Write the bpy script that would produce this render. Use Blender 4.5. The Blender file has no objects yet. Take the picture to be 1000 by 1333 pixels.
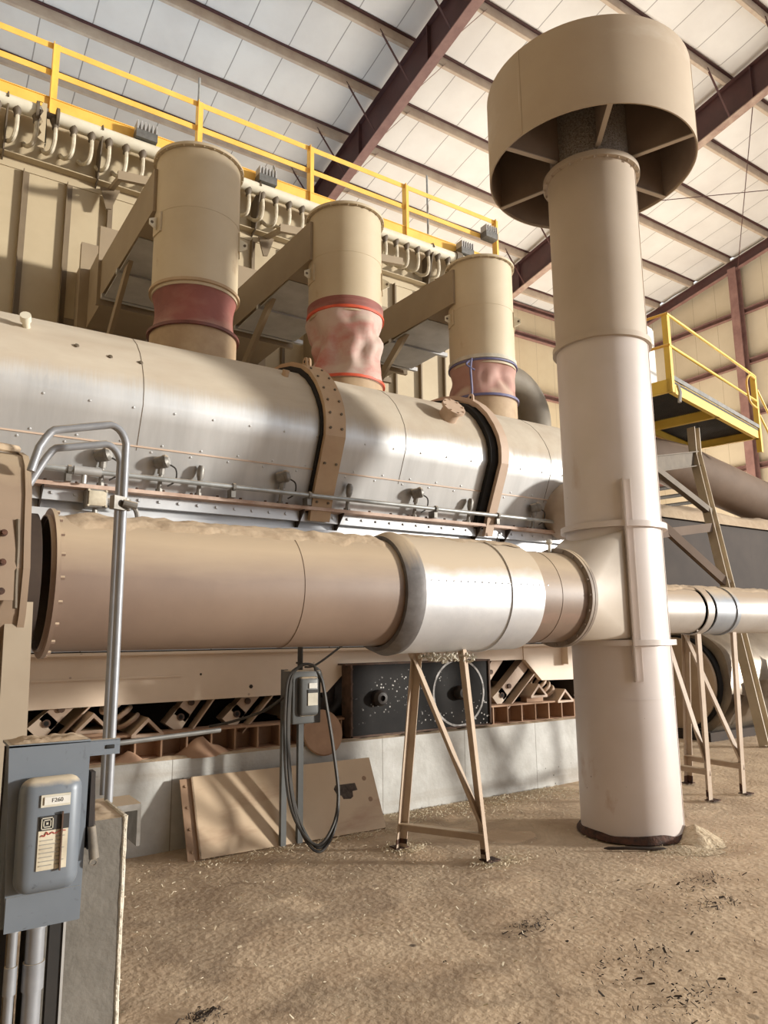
import bpy, bmesh, math, random
from mathutils import Vector, Matrix, noise
random.seed(7)
V = Vector
PI = math.pi
sc = bpy.context.scene
COL = sc.collection

# ------------------------------------------------------------------ materials
def lin(c):
    f = lambda u: u/12.92 if u <= .04045 else ((u+.055)/1.055)**2.4
    r = [f(v/255.) for v in c]; g = .3*r[0]+.6*r[1]+.1*r[2]
    if 25 < max(c)-min(c) < 95: r[0] *= .985; r[1] *= 1.01
    k = .75 if (max(c)-min(c)) < 95 else .95          # dusty paints are greyer than they look under warm light
    return tuple(g+(v-g)*k for v in r) + (1,)

def mat(name, c1, c2=None, scale=4., rough=.6, metal=0., bump=0., bscale=30., dust=None, stain=None,
        stretch=(1, 1, 1), metal_below=None, seams=None, spots=None, detail=6, specks=None):
    m = bpy.data.materials.new(name); m.use_nodes = True
    nt = m.node_tree; N = nt.nodes; L = nt.links
    b = N['Principled BSDF']
    tc = N.new('ShaderNodeTexCoord')
    mp = N.new('ShaderNodeMapping'); mp.inputs['Scale'].default_value = stretch
    L.new(tc.outputs['Object'], mp.inputs['Vector'])
    def noise_fac(sca, lo, hi, vec=mp, det=detail):
        n = N.new('ShaderNodeTexNoise'); n.inputs['Scale'].default_value = sca
        n.inputs['Detail'].default_value = det; n.inputs['Roughness'].default_value = .6
        L.new(vec.outputs[0], n.inputs['Vector'])
        r = N.new('ShaderNodeMapRange'); r.inputs['From Min'].default_value = lo; r.inputs['From Max'].default_value = hi
        L.new(n.outputs['Fac'], r.inputs['Value']); return r.outputs[0]
    def mix(fac, a, c):
        x = N.new('ShaderNodeMix'); x.data_type = 'RGBA'
        if isinstance(fac, float): x.inputs[0].default_value = fac
        else: L.new(fac, x.inputs[0])
        for sock, val in ((x.inputs[6], a), (x.inputs[7], c)):
            if isinstance(val, tuple): sock.default_value = val
            else: L.new(val, sock)
        return x.outputs[2]
    def math_(op, a, c=None):
        x = N.new('ShaderNodeMath'); x.operation = op
        for i, v in enumerate((a, c)):
            if v is None: continue
            if isinstance(v, (int, float)): x.inputs[i].default_value = v
            else: L.new(v, x.inputs[i])
        return x.outputs[0]
    col = lin(c1)
    if c2: col = mix(noise_fac(scale, .35, .65), lin(c1), lin(c2))
    mfac = None
    if metal_below:            # dust blanket above a height on the thing, bare metal below it
        dcol, dcol2, z0, z1 = metal_below
        sep = N.new('ShaderNodeSeparateXYZ'); L.new(tc.outputs['Object'], sep.inputs[0])
        n = noise_fac(2.2, .2, .8, tc, 4)
        n2 = N.new('ShaderNodeMapping'); n2.inputs['Scale'].default_value = (26, 1, 1.2); L.new(tc.outputs['Object'], n2.inputs['Vector'])
        streak = noise_fac(3., .3, .7, n2, 3)
        zz = math_('ADD', sep.outputs[2], math_('MULTIPLY', math_('SUBTRACT', streak, .5), .05))
        r = N.new('ShaderNodeMapRange'); r.interpolation_type = 'SMOOTHSTEP'
        r.inputs['From Min'].default_value = z0; r.inputs['From Max'].default_value = z1
        L.new(math_('ADD', zz, math_('MULTIPLY', math_('SUBTRACT', n, .5), .14)), r.inputs['Value'])
        mfac = r.outputs[0]
        d = mix(noise_fac(5., .35, .65, tc), lin(dcol), lin(dcol2))
        col = mix(mfac, col, d)
    if stain:
        scol, ss, lo, hi = stain
        col = mix(noise_fac(ss, lo, hi, tc), col, lin(scol))
    if spots:
        scol, ss, th = spots
        v = N.new('ShaderNodeTexVoronoi'); v.inputs['Scale'].default_value = ss
        L.new(tc.outputs['Object'], v.inputs['Vector'])
        r = N.new('ShaderNodeMapRange'); r.inputs['From Min'].default_value = th; r.inputs['From Max'].default_value = th*.7
        L.new(v.outputs['Distance'], r.inputs['Value'])
        col = mix(math_('MULTIPLY', r.outputs[0], noise_fac(1.7, .5, .6, tc)), col, lin(scol))
    if specks:
        scol, ss, th = specks
        v = N.new('ShaderNodeTexVoronoi'); v.inputs['Scale'].default_value = ss
        L.new(tc.outputs['Object'], v.inputs['Vector'])
        r = N.new('ShaderNodeMapRange'); r.inputs['From Min'].default_value = th; r.inputs['From Max'].default_value = th*.6
        L.new(v.outputs['Distance'], r.inputs['Value'])
        col = mix(math_('MULTIPLY', r.outputs[0], noise_fac(2.1, .45, .6, tc)), col, lin(scol))
    dfac = None
    if dust:
        dcol, lo, hi = dust
        g = N.new('ShaderNodeNewGeometry'); sp = N.new('ShaderNodeSeparateXYZ'); L.new(g.outputs['Normal'], sp.inputs[0])
        a = math_('ADD', sp.outputs[2], math_('MULTIPLY', math_('SUBTRACT', noise_fac(3., .2, .8, tc), .5), .35))
        r = N.new('ShaderNodeMapRange'); r.inputs['From Min'].default_value = lo; r.inputs['From Max'].default_value = hi
        L.new(a, r.inputs['Value']); dfac = r.outputs[0]
        col = mix(dfac, col, lin(dcol))
    if seams:                  # (axis, pitch, width, colour)
        ax, pitch, wd, scol = seams
        sep = N.new('ShaderNodeSeparateXYZ'); L.new(tc.outputs['Object'], sep.inputs[0])
        f = math_('FRACT', math_('DIVIDE', math_('ADD', sep.outputs[ax], 100.37), pitch))
        col = mix(math_('MULTIPLY', math_('LESS_THAN', f, wd/pitch), .75), col, lin(scol))
    if isinstance(col, tuple): b.inputs['Base Color'].default_value = col
    else: L.new(col, b.inputs['Base Color'])
    b.inputs['Roughness'].default_value = rough
    b.inputs['Metallic'].default_value = metal
    keep = mfac if mfac is not None else dfac
    if keep is not None and metal > 0:
        inv = math_('SUBTRACT', 1., keep)
        L.new(math_('MULTIPLY', inv, metal), b.inputs['Metallic'])
        L.new(math_('ADD', rough, math_('MULTIPLY', keep, .9-rough)), b.inputs['Roughness'])
    if bump:
        n = N.new('ShaderNodeTexNoise'); n.inputs['Scale'].default_value = bscale; n.inputs['Detail'].default_value = 8
        L.new(mp.outputs[0], n.inputs['Vector'])
        bp = N.new('ShaderNodeBump'); bp.inputs['Strength'].default_value = bump; bp.inputs['Distance'].default_value = .02
        L.new(n.outputs['Fac'], bp.inputs['Height']); L.new(bp.outputs[0], b.inputs['Normal'])
    return m

DUST = (196, 168, 132); DUST2 = (176, 146, 110)
Mt = dict(
 stack=mat('stack_paint', (212, 198, 192), (204, 188, 178), 1.2, .42, bump=.03, bscale=3, stain=((186, 150, 118), 1.5, .62, .8), spots=((120, 100, 85), 7, .06)),
 stack_low=mat('stack_paint_base', (214, 201, 196), (206, 191, 183), 1.2, .36, bump=.03, bscale=3, stain=((180, 130, 90), 2.2, .63, .8), spots=((110, 92, 80), 9, .06)),
 stack_top=mat('stack_paint_upper', (190, 168, 146), (180, 158, 134), 1.0, .55, bump=.03, bscale=4),  # darker and browner than the paint lower down the stack
 tee=mat('transition_paint', (210, 194, 178), (200, 182, 164), 1.5, .55, bump=.03, bscale=4),
 cap=mat('cap_paint', (186, 162, 132), (178, 152, 122), 1.0, .6, bump=.03, bscale=4, stain=((205, 190, 172), .8, .55, .75)),
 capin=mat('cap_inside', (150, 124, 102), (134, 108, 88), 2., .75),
 mesh=mat('mesh_core', (120, 104, 92), (176, 164, 152), 60., .8, bump=.9, bscale=70),
 rust=mat('rust', (96, 54, 32), (54, 36, 28), 18., .85, bump=.5, bscale=40),
 pipe=mat('pipe_tan', (142, 114, 94), (128, 101, 84), 1.3, .5, bump=.05, bscale=8, dust=((190, 162, 128), .0, .6), stain=((150, 112, 92), 2.3, .6, .72)),
 flange=mat('flange_grey', (150, 132, 118), (128, 108, 92), 6., .6, dust=(DUST, .4, .8)),
 jacket=mat('jacket_aluminium', (222, 226, 232), (206, 210, 218), 1.4, .42, .5, bump=.08, bscale=5, stretch=(2, 2, 2), dust=((200, 176, 146), .12, .42)),
 jacketend=mat('jacket_end', (120, 116, 116), (98, 92, 90), 8., .6, .3, dust=(DUST, .3, .8)),
 hood=mat('hood_aluminium', (212, 213, 214), (196, 197, 198), 1.1, .44, .62, bump=.05, bscale=2.5, stretch=(5, 1, .6), metal_below=((200, 184, 162), (188, 168, 144), 0.70, 0.93), stain=((176, 146, 108), 1.1, .68, .85)),
 trough=mat('trough_aluminium', (212, 214, 217), (190, 193, 198), 1.2, .42, .45, bump=.12, bscale=3),
 ring=mat('ring_tan', (194, 156, 112), (182, 142, 100), 3., .6, bump=.03, bscale=10),
 ringpale=mat('ring_pale', (205, 172, 146), (194, 160, 132), 3., .6),
 black=mat('black_seal', (20, 17, 15), None, rough=.8),
 duct=mat('duct_beige', (204, 182, 146), (194, 170, 132), 1.4, .52, bump=.03, bscale=4, stain=((160, 120, 76), 2., .66, .8)),
 ductshade=mat('duct_beige_shaded', (158, 134, 100), (148, 124, 92), 1.4, .6),  # darker copy of the duct beige, shade on the branch boxes painted in
 collar=mat('collar_tan', (190, 156, 112), (174, 138, 96), 5., .65),
 bred=mat('bellows_red', (158, 78, 66), (134, 66, 58), 2.2, .7, bump=.06, bscale=10, stain=((172, 112, 94), 2.2, .45, .8), dust=((190, 160, 140), .25, .8)),
 bpink=mat('bellows_dusty', (200, 158, 146), (206, 182, 168), 1.6, .7, bump=.05, bscale=10, stain=((184, 92, 84), 1.7, .44, .68), dust=((206, 184, 166), .1, .6)),
 bpink2=mat('bellows_faded', (180, 122, 108), (190, 146, 128), 1.6, .7, bump=.05, bscale=10, stain=((150, 94, 82), 2.2, .55, .8), dust=((204, 178, 150), .2, .7)),
 orange=mat('clamp_orange', (226, 92, 56), (196, 76, 50), 6., .5),
 maroonclamp=mat('clamp_maroon', (128, 62, 52), (104, 54, 46), 6., .5),
 blue=mat('strap_blue', (112, 108, 150), (92, 92, 140), 9., .6),
 bag=mat('collector_beige', (194, 172, 132), (182, 158, 118), .8, .6, bump=.02, bscale=3),
 bagrib=mat('collector_rib_shaded', (130, 108, 76), (120, 98, 70), 3., .65),  # collector beige darkened, the ribs' shadow side is put into the colour
 header=mat('header_cream', (226, 216, 192), (216, 202, 174), 3., .5),
 hose=mat('hose_dusty', (214, 200, 172), (180, 162, 134), 8., .7),
 bracket=mat('bracket_brown', (112, 94, 72), (96, 80, 60), 5., .7),
 galv=mat('galvanised', (188, 186, 184), (168, 166, 164), 3., .45, .35),
 yellow=mat('safety_yellow', (248, 196, 84), (238, 182, 70), 3., .5, dust=((226, 200, 150), .5, .95)),
 yellow2=mat('safety_yellow_bright', (234, 196, 70), (222, 182, 62), 3., .45, dust=((206, 176, 130), .6, .95)),
 maroon=mat('steel_maroon', (84, 42, 38), (72, 36, 34), 2.5, .6, dust=((170, 130, 104), .45, .9)),
 flangered=mat('steel_flange_red', (150, 104, 92), (130, 84, 76), 3., .65),
 flangetan=mat('steel_flange_tan', (176, 146, 124), (150, 112, 96), 4., .7),  # lighter tan than the other flange steel
 purlin=mat('purlin_mauve', (196, 172, 146), (180, 152, 128), 2.5, .65, spots=((96, 60, 50), 3, .05)),
 wallp=mat('wall_panel', (216, 194, 154), (204, 178, 136), .5, .6, seams=(0, .92, .012, (150, 124, 92)), bump=.05, bscale=1.5),
 wallend=mat('wall_end_panel', (206, 186, 154), (190, 168, 134), .35, .65, seams=(1, .92, .014, (140, 118, 90)), bump=.2, bscale=.8),
 roof=mat('roof_insulation', (222, 218, 212), (208, 202, 196), .5, .55, seams=(0, 1.0, .025, (120, 112, 106)), bump=.35, bscale=1.1),
 floor=mat('floor_dusty', (236, 202, 160), (204, 168, 128), 2.4, .92, bump=.5, bscale=26, stain=((122, 96, 72), 1.3, .54, .74), spots=((92, 76, 62), 3.4, .10), detail=12, specks=((228, 208, 176), 46, .16)),
 conc=mat('concrete', (200, 200, 196), (178, 176, 170), 3.2, .8, bump=.25, bscale=20, seams=(0, .98, .008, (120, 112, 102)), stain=((150, 126, 100), 1.5, .55, .76), spots=((110, 104, 96), 9, .1), dust=(DUST, .5, .9)),
 pier=mat('pier_concrete', (116, 109, 99), (102, 95, 85), 4., .9, bump=.3, bscale=30, stain=((100, 90, 78), 2., .6, .75), spots=((70, 62, 54), 18, .1), dust=(DUST, .5, .9)),
 spall=mat('spalled_edge', (226, 216, 198), (196, 180, 156), 12., .9, bump=.8, bscale=60),
 beam=mat('beam_peach', (228, 200, 172), (218, 188, 158), 1.6, .5, spots=((120, 74, 52), 5, .07), dust=(DUST, .5, .9)),
 rocker=mat('rocker_tan', (200, 168, 142), (176, 138, 108), 4., .6, dust=(DUST, .4, .9)),
 dark=mat('dark_brown', (66, 48, 36), (50, 38, 30), 3., .85),
 framebrown=mat('frame_brown', (186, 140, 100), (156, 112, 78), 3., .75, dust=((176, 130, 96), .4, .9)),
 guard=mat('guard_black', (26, 24, 25), (40, 37, 36), 3., .6, 0., spots=((226, 222, 220), 26, .24), stain=((58, 48, 42), 2., .62, .8)),
 guardrust=mat('guard_edge', (104, 72, 52), (70, 50, 40), 12., .8),
 ringmark=mat('ring_mark', (216, 214, 214), (120, 116, 114), 14., .6),
 hub=mat('hub_black', (30, 25, 24), (52, 38, 32), 12., .6),
 motor=mat('motor_dark', (28, 25, 23), (40, 34, 30), 6., .7),
 panel=mat('panel_tan', (212, 180, 142), (200, 166, 128), 1.4, .5, bump=.02, bscale=5, stain=((186, 146, 110), 2., .55, .7), spots=((150, 110, 76), 4, .08)),
 panele=mat('panel_edge', (168, 128, 92), (150, 112, 78), 3., .65),
 torn=mat('torn_label', (92, 76, 64), (60, 48, 40), 30., .8),
 sw=mat('switch_grey', (112, 122, 134), (100, 110, 122), 2., .42, .1, dust=((196, 176, 146), .45, .8), stain=((80, 86, 98), 6., .62, .74)),
 sw2=mat('switch_dark_grey', (92, 94, 94), (80, 82, 82), 2., .5, .1, dust=(DUST, .4, .8)),
 white=mat('label_white', (222, 220, 212), (196, 192, 182), 10., .6),
 cream=mat('label_cream', (206, 196, 176), (186, 176, 156), 10., .7),
 ink=mat('label_ink', (52, 50, 50), None, rough=.7),
 inkred=mat('label_red', (176, 84, 76), None, rough=.7),
 inkgrey=mat('label_grey', (150, 146, 136), None, rough=.7),
 handle=mat('handle_dusty', (92, 84, 76), (140, 126, 108), 14., .7, dust=(DUST, .5, .9)),
 steelpipe=mat('pipe_galvanised', (152, 155, 162), (132, 135, 142), 6., .45, .3, dust=((190, 166, 130), .55, .95)),
 conduit=mat('conduit_grey', (176, 180, 180), (150, 152, 150), 6., .4, .5, dust=(DUST, .6, .95)),
 cast=mat('cast_grey', (150, 146, 140), (110, 104, 96), 8., .5, .4, dust=(DUST, .45, .9)),
 cable=mat('cable_black', (46, 44, 42), (66, 60, 54), 10., .6),
 ledge=mat('ledge_pink', (214, 180, 160), (176, 134, 108), 5., .65, stain=((108, 64, 44), 1.2, .55, .68)),
 angle=mat('angle_tan', (190, 164, 138), (176, 148, 122), 4., .6, dust=(DUST, .5, .9)),
 fan=mat('fan_tan', (160, 132, 106), (148, 120, 94), 1.4, .6, bump=.06, bscale=8, dust=(DUST, .5, .9)),
 pedestal=mat('pedestal_beige', (166, 146, 120), (156, 134, 108), 2., .6),
 pile=mat('dust_pile', (214, 190, 152), (188, 158, 120), 20., .95, bump=1., bscale=40),
 dustlay=mat('dust_layer', (192, 164, 130), (178, 148, 114), 6., .95, bump=.4, bscale=18),
 chip=mat('chip_pale', (232, 216, 184), (206, 182, 144), 9., .9),
 bark=mat('bark_dark', (74, 58, 46), (54, 42, 34), 9., .95),
 grey=mat('elbow_grey', (136, 124, 106), (120, 106, 88), 2., .65, .1, dust=(DUST, .6, .95)),
 rpipe=mat('far_pipe', (184, 178, 172), (168, 158, 148), 1.6, .4, .3, bump=.08, bscale=6, dust=((180, 152, 122), .2, .7)),
 sleeve=mat('sleeve_bluegrey', (150, 156, 164), (136, 140, 148), 3., .45, .3, dust=(DUST, .35, .8)),
 tank=mat('tank_dark', (74, 62, 55), (62, 52, 47), 1.2, .7, seams=(0, 1.1, .015, (64, 54, 48))),
 duskduct=mat('trunk_brown', (124, 100, 82), (112, 90, 74), 1.5, .75, dust=((160, 128, 98), .6, .95)),
 shell=mat('drum_shell', (164, 146, 124), (130, 112, 94), 2., .4, .5, bump=.15, bscale=4),
 drumend=mat('drum_end', (184, 154, 118), (168, 136, 102), 2., .6),
 grating=mat('grating_dark', (58, 52, 46), (46, 42, 38), 6., .7),
 cabinet=mat('cabinet_white', (232, 228, 220), (216, 210, 200), 2., .35),
 column=mat('column_beige', (196, 176, 146), (180, 158, 126), 3., .55),
 box_grey=mat('valve_grey', (112, 110, 106), (90, 88, 84), 8., .55, .3),
)

for k_, v_ in (('guard', .12), ('tank', .15), ('duskduct', .2)):      # matt, dusty or oily surfaces
    Mt[k_].node_tree.nodes['Principled BSDF'].inputs['Specular IOR Level'].default_value = v_

# ------------------------------------------------------------------ mesh builder
def frame(d, up=None):
    d = V(d).normalized()
    u = V(up) if up else (V((0, 0, 1)) if abs(d.z) < .95 else V((1, 0, 0)))
    s = d.cross(u)
    if s.length < 1e-6: s = d.cross(V((0, 1, 0)))
    s.normalize(); return d, s, s.cross(d).normalized()

class MB:
    def __init__(s): s.bm = bmesh.new()
    def face(s, vs):
        try: return s.bm.faces.new(vs)
        except ValueError: return None
    def prism(s, poly, vec):
        a = [s.bm.verts.new(V(p)) for p in poly]; b = [s.bm.verts.new(V(p)+V(vec)) for p in poly]
        s.face(a[::-1]); s.face(b); n = len(a)
        for i in range(n): s.face((a[i], a[(i+1) % n], b[(i+1) % n], b[i]))
        return s
    def box(s, c, size, rz=0., M=None):
        x, y, z = (v/2 for v in size)
        R = M if M is not None else Matrix.Rotation(rz, 3, 'Z')
        P = [V(c)+R @ V((a*x, b*y, -z)) for a, b in ((-1, -1), (1, -1), (1, 1), (-1, 1))]
        return s.prism(P, R @ V((0, 0, 2*z)))
    def b2(s, x0, x1, y0, y1, z0, z1): return s.box(((x0+x1)/2, (y0+y1)/2, (z0+z1)/2), (x1-x0, y1-y0, z1-z0))
    def rbox(s, x0, x1, y0, y1, z0, z1, r=.02, seg=3):   # box with rounded edges
        t = bmesh.new(); bmesh.ops.create_cube(t, size=1)
        for v in t.verts: v.co = V(((x0+x1)/2+v.co.x*(x1-x0), (y0+y1)/2+v.co.y*(y1-y0), (z0+z1)/2+v.co.z*(z1-z0)))
        bmesh.ops.bevel(t, geom=t.edges[:], offset=r, segments=seg, affect='EDGES', profile=.5)
        me = bpy.data.meshes.new('t'); t.to_mesh(me); s.bm.from_mesh(me); bpy.data.meshes.remove(me); t.free(); return s
    def bar(s, p0, p1, w, h, up=None):
        d, a, u = frame(V(p1)-V(p0), up); a = a*w/2; u = u*h/2; p = V(p0)
        return s.prism([p-a-u, p+a-u, p+a+u, p-a+u], V(p1)-V(p0))
    def ell(s, p0, p1, w, t, da, db):    # angle iron: corner line p0-p1, legs along da and db
        da = V(da).normalized(); db = V(db).normalized(); p = V(p0); q = V(p1)-V(p0)
        return s.prism([p, p+da*w, p+da*w+db*t, p+da*t+db*t, p+da*t+db*w, p+db*w], q)
    def chan(s, p0, p1, h, w, t, up, out):  # channel: web height h along up, flanges w along out
        up = V(up).normalized(); o = V(out).normalized(); p = V(p0); q = V(p1)-V(p0)
        P = [p-up*h/2, p-up*h/2+o*w, p-up*(h/2-t)+o*w, p-up*(h/2-t)+o*t, p+up*(h/2-t)+o*t, p+up*(h/2-t)+o*w, p+up*h/2+o*w, p+up*h/2]
        return s.prism(P, q)
    def ibeam(s, p0, p1, h, w, tw, tf, up=(0, 0, 1)):
        d, a, u = frame(V(p1)-V(p0), up); p = V(p0); q = V(p1)-V(p0)
        pts = [(-w/2, -h/2), (w/2, -h/2), (w/2, -h/2+tf), (tw/2, -h/2+tf), (tw/2, h/2-tf), (w/2, h/2-tf), (w/2, h/2), (-w/2, h/2), (-w/2, h/2-tf), (-tw/2, h/2-tf), (-tw/2, -h/2+tf), (-w/2, -h/2+tf)]
        return s.prism([p+a*x+u*y for x, y in pts], q)
    def lathe(s, o, axis, prof, n=48, close=False, up=None):   # prof: (radius, distance along axis)
        d, a, u = frame(axis, up); o = V(o); rings = []
        for r, t in prof:
            if r < 1e-6: rings.append([s.bm.verts.new(o+d*t)])
            else: rings.append([s.bm.verts.new(o+d*t+(a*math.cos(2*PI*i/n)+u*math.sin(2*PI*i/n))*r) for i in range(n)])
        if close: rings.append(rings[0])
        for A, B in zip(rings, rings[1:]):
            for i in range(n):
                j = (i+1) % n
                if len(A) == 1 and len(B) == 1: continue
                if len(A) == 1: s.face((A[0], B[j], B[i]))
                elif len(B) == 1: s.face((A[i], A[j], B[0]))
                else: s.face((A[i], A[j], B[j], B[i]))
        return s
    def cyl(s, p0, p1, r, r2=None, n=24):
        l = (V(p1)-V(p0)).length
        return s.lathe(p0, V(p1)-V(p0), [(0, 0), (r, 0), (r if r2 is None else r2, l), (0, l)], n)
    def pipe(s, p0, p1, r, t=.01, n=48):   # hollow
        l = (V(p1)-V(p0)).length
        return s.lathe(p0, V(p1)-V(p0), [(r, 0), (r, l), (r-t, l), (r-t, 0)], n, close=True)
    def ring(s, o, axis, r0, r1, w, n=48): return s.lathe(o, axis, [(r0, -w/2), (r1, -w/2), (r1, w/2), (r0, w/2)], n, close=True)
    def tube(s, pts, r, n=10, closed=False):
        pts = [V(p) for p in pts]; k = len(pts); rings = []; prev = None
        for i, p in enumerate(pts):
            if closed: d = pts[(i+1) % k]-pts[i-1]
            else: d = pts[min(i+1, k-1)]-pts[max(i-1, 0)]
            d.normalize()
            if prev is None: a = frame(d)[1]
            else:
                a = prev-d*prev.dot(d)
                a = a.normalized() if a.length > 1e-6 else frame(d)[1]
            prev = a; u = d.cross(a); rr = r[i] if isinstance(r, (list, tuple)) else r
            rings.append([s.bm.verts.new(p+(a*math.cos(2*PI*j/n)+u*math.sin(2*PI*j/n))*rr) for j in range(n)])
        if closed: rings.append(rings[0])
        for A, B in zip(rings, rings[1:]):
            for j in range(n): s.face((A[j], A[(j+1) % n], B[(j+1) % n], B[j]))
        if not closed: s.face(rings[0][::-1]); s.face(rings[-1])
        return s
    def bolt(s, p, d, r=.012, h=.012): return s.cyl(V(p), V(p)+V(d).normalized()*h, r, n=6)
    def dome(s, p, d, r=.008): return s.lathe(p, d, [(r, 0), (r*.8, r*.45), (0, r*.7)], 8)
    def grid(s, f, nu, nv):
        g = [[s.bm.verts.new(V(f(i/nu, j/nv))) for j in range(nv+1)] for i in range(nu+1)]
        for i in range(nu):
            for j in range(nv): s.face((g[i][j], g[i+1][j], g[i+1][j+1], g[i][j+1]))
        return g

def smooth_path(pts, n=6):
    pts = [V(p) for p in pts]; out = []
    for i in range(len(pts)-1):
        p0 = pts[max(i-1, 0)]; p1 = pts[i]; p2 = pts[i+1]; p3 = pts[min(i+2, len(pts)-1)]
        for k in range(n):
            t = k/n
            out.append(.5*((2*p1)+(p2-p0)*t+(2*p0-5*p1+4*p2-p3)*t*t+(3*p1-p0-3*p2+p3)*t**3))
    out.append(pts[-1]); return out

ORG = {}
def obj(name, mb, material, parent=None, smooth=35, recalc=True):
    bm = mb.bm
    if recalc: bmesh.ops.recalc_face_normals(bm, faces=bm.faces[:])
    org = ORG.get(parent.name, V((0, 0, 0))) if parent else None
    if org is None:
        lo = V([min(v.co[i] for v in bm.verts) for i in range(3)]); hi = V([max(v.co[i] for v in bm.verts) for i in range(3)])
        org = V(((lo.x+hi.x)/2, (lo.y+hi.y)/2, lo.z))
    bmesh.ops.translate(bm, verts=bm.verts[:], vec=-org)
    me = bpy.data.meshes.new(name); bm.to_mesh(me); bm.free()
    if smooth:
        for p in me.polygons: p.use_smooth = True
        me.set_sharp_from_angle(angle=math.radians(smooth))
    me.materials.append(Mt[material])
    o = bpy.data.objects.new(name, me); COL.objects.link(o)
    if parent: o.parent = parent
    else: o.location = org
    ORG[o.name] = org
    return o
def thing(name, label, cat, loc, group=None):
    o = bpy.data.objects.new(name, None); o.empty_display_size = .1; COL.objects.link(o)
    o.location = loc; ORG[o.name] = V(loc); o['label'] = label; o['category'] = cat
    if group: o['group'] = group
    return o
def tag(o, label, cat, group=None, kind=None):
    o['label'] = label; o['category'] = cat
    if group: o['group'] = group
    if kind: o['kind'] = kind
    return o
def struct(o): o['kind'] = 'structure'; return o
def nz(p, s=1.): return noise.noise(V(p)*s)

# ------------------------------------------------------------------ setting
ROOF = lambda y: 17.6-.175*y
def fl(u, v):
    x = -9+36*u; y = -8+27.5*v
    return (x, y, -.012+.008*nz((x, y, 0), 1.3)+.004*nz((x, y, 3), 4.))
m = MB(); m.grid(fl, 180, 140)
struct(obj('floor', m, 'floor', recalc=False))

PUR = [18.14-1.52*i for i in range(11)]          # purlin lines down the slope
def rf(u, v):
    x = -9+33.4*u; y = -8+27.*v
    k = min(abs(y-p) for p in PUR)
    return (x, y, ROOF(y)+.03-.10*min(k/.12, 1.)-.035*nz((x*.6, y, 0), 1.))
m = MB(); m.grid(rf, 110, 440)
struct(obj('ceiling', m, 'roof'))
m = MB(); m.b2(-9, 24.6, 19, 19.15, -.02, 14.4)
struct(obj('wall_back', m, 'wallp', smooth=0))
m = MB(); m.prism([(24.5, 2.5, -.02), (24.5, 19.15, -.02), (24.5, 19.15, ROOF(19.15)), (24.5, 2.5, ROOF(2.5))], (.15, 0, 0))
struct(obj('wall_right', m, 'wallend', smooth=0))

m = MB(); m.prism([(-9, -8.2, -.02), (-9, 19.15, -.02), (-9, 19.15, ROOF(19.15)), (-9, -8.2, ROOF(-8.2))], (-.15, 0, 0))
struct(obj('wall_left', m, 'wallend', smooth=0))
m = MB(); m.b2(-9, 4.5, -8.2, -8.05, -.02, ROOF(-8.1))
struct(obj('wall_front', m, 'wallp', smooth=0))

# roof steel
ordn = ['lowest', 'second lowest', 'third lowest', 'fourth lowest', 'fifth lowest', 'sixth lowest', 'seventh lowest', 'eighth lowest', 'ninth lowest', 'tenth lowest', 'highest']
for i, y in enumerate(PUR):
    z = ROOF(y)
    r = thing('roof_purlin', 'dusty mauve roof purlin, %s of the row up the roof slope' % ordn[i], 'purlin', (8., y, z), 'roof purlins under the white insulation')
    m = MB(); m.b2(-9, 24.3, y-.008, y+.008, z-.27, z-.03); m.b2(-9, 24.3, y, y+.085, z-.285, z-.27)
    obj('web', m, 'purlin', r, 0)
    m = MB(); m.b2(-9, 24.3, y-.08, y-.008, z-.05, z-.03); obj('top_flange', m, 'maroon', r, 0)  # dark maroon paints in the shade along the top of the web
for i, (x, lab) in enumerate(((8.9, 'maroon roof rafter above the middle of the yellow guardrail'), (16.9, 'maroon roof rafter behind the round stack cap'), (24.2, 'maroon rafter along the top of the end wall'))):
    r = thing('roof_rafter', lab, 'rafter', (x, 10, ROOF(10)-.3), 'roof rafters')
    h = .95 if i < 2 else .35; w = .24 if i < 2 else .16; y0, y1 = 1.2, 18.95
    top = lambda y: ROOF(y)-.29
    m = MB(); m.prism([(x-.012, y0, top(y0)), (x-.012, y1, top(y1)), (x-.012, y1, top(y1)-h), (x-.012, y0, top(y0)-h)], (.024, 0, 0)); obj('web', m, 'maroon', r, 0)
    m = MB(); m.prism([(x-w/2, y0, top(y0)-h), (x-w/2, y1, top(y1)-h), (x-w/2, y1, top(y1)-h-.03), (x-w/2, y0, top(y0)-h-.03)], (w, 0, 0))
    obj('bottom_flange', m, 'flangered' if i != 1 else 'flangetan', r, 0)
    m = MB(); m.prism([(x-w/2, y0, top(y0)), (x-w/2, y1, top(y1)), (x-w/2, y1, top(y1)-.02), (x-w/2, y0, top(y0)-.02)], (w, 0, 0)); obj('top_flange', m, 'maroon', r, 0)
    if i < 2:
        for y in (16.9, 14.4, 11.4, 8.4):
            m = MB(); m.b2(x-w/2+.01, x+w/2-.01, y-.01, y+.01, top(y)-h, top(y)-.02); obj('stiffener', m, 'maroon', r, 0)
        for y in PUR[1:9]:
            for sgn in (-1, 1):
                m = MB(); m.bar((x+sgn*.10, y, top(y)-h-.02), (x+sgn*.95, y, ROOF(y)-.2), .05, .012)
                obj('flange_brace', m, 'maroon' if sgn < 0 else 'flangetan', r, 0)
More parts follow.
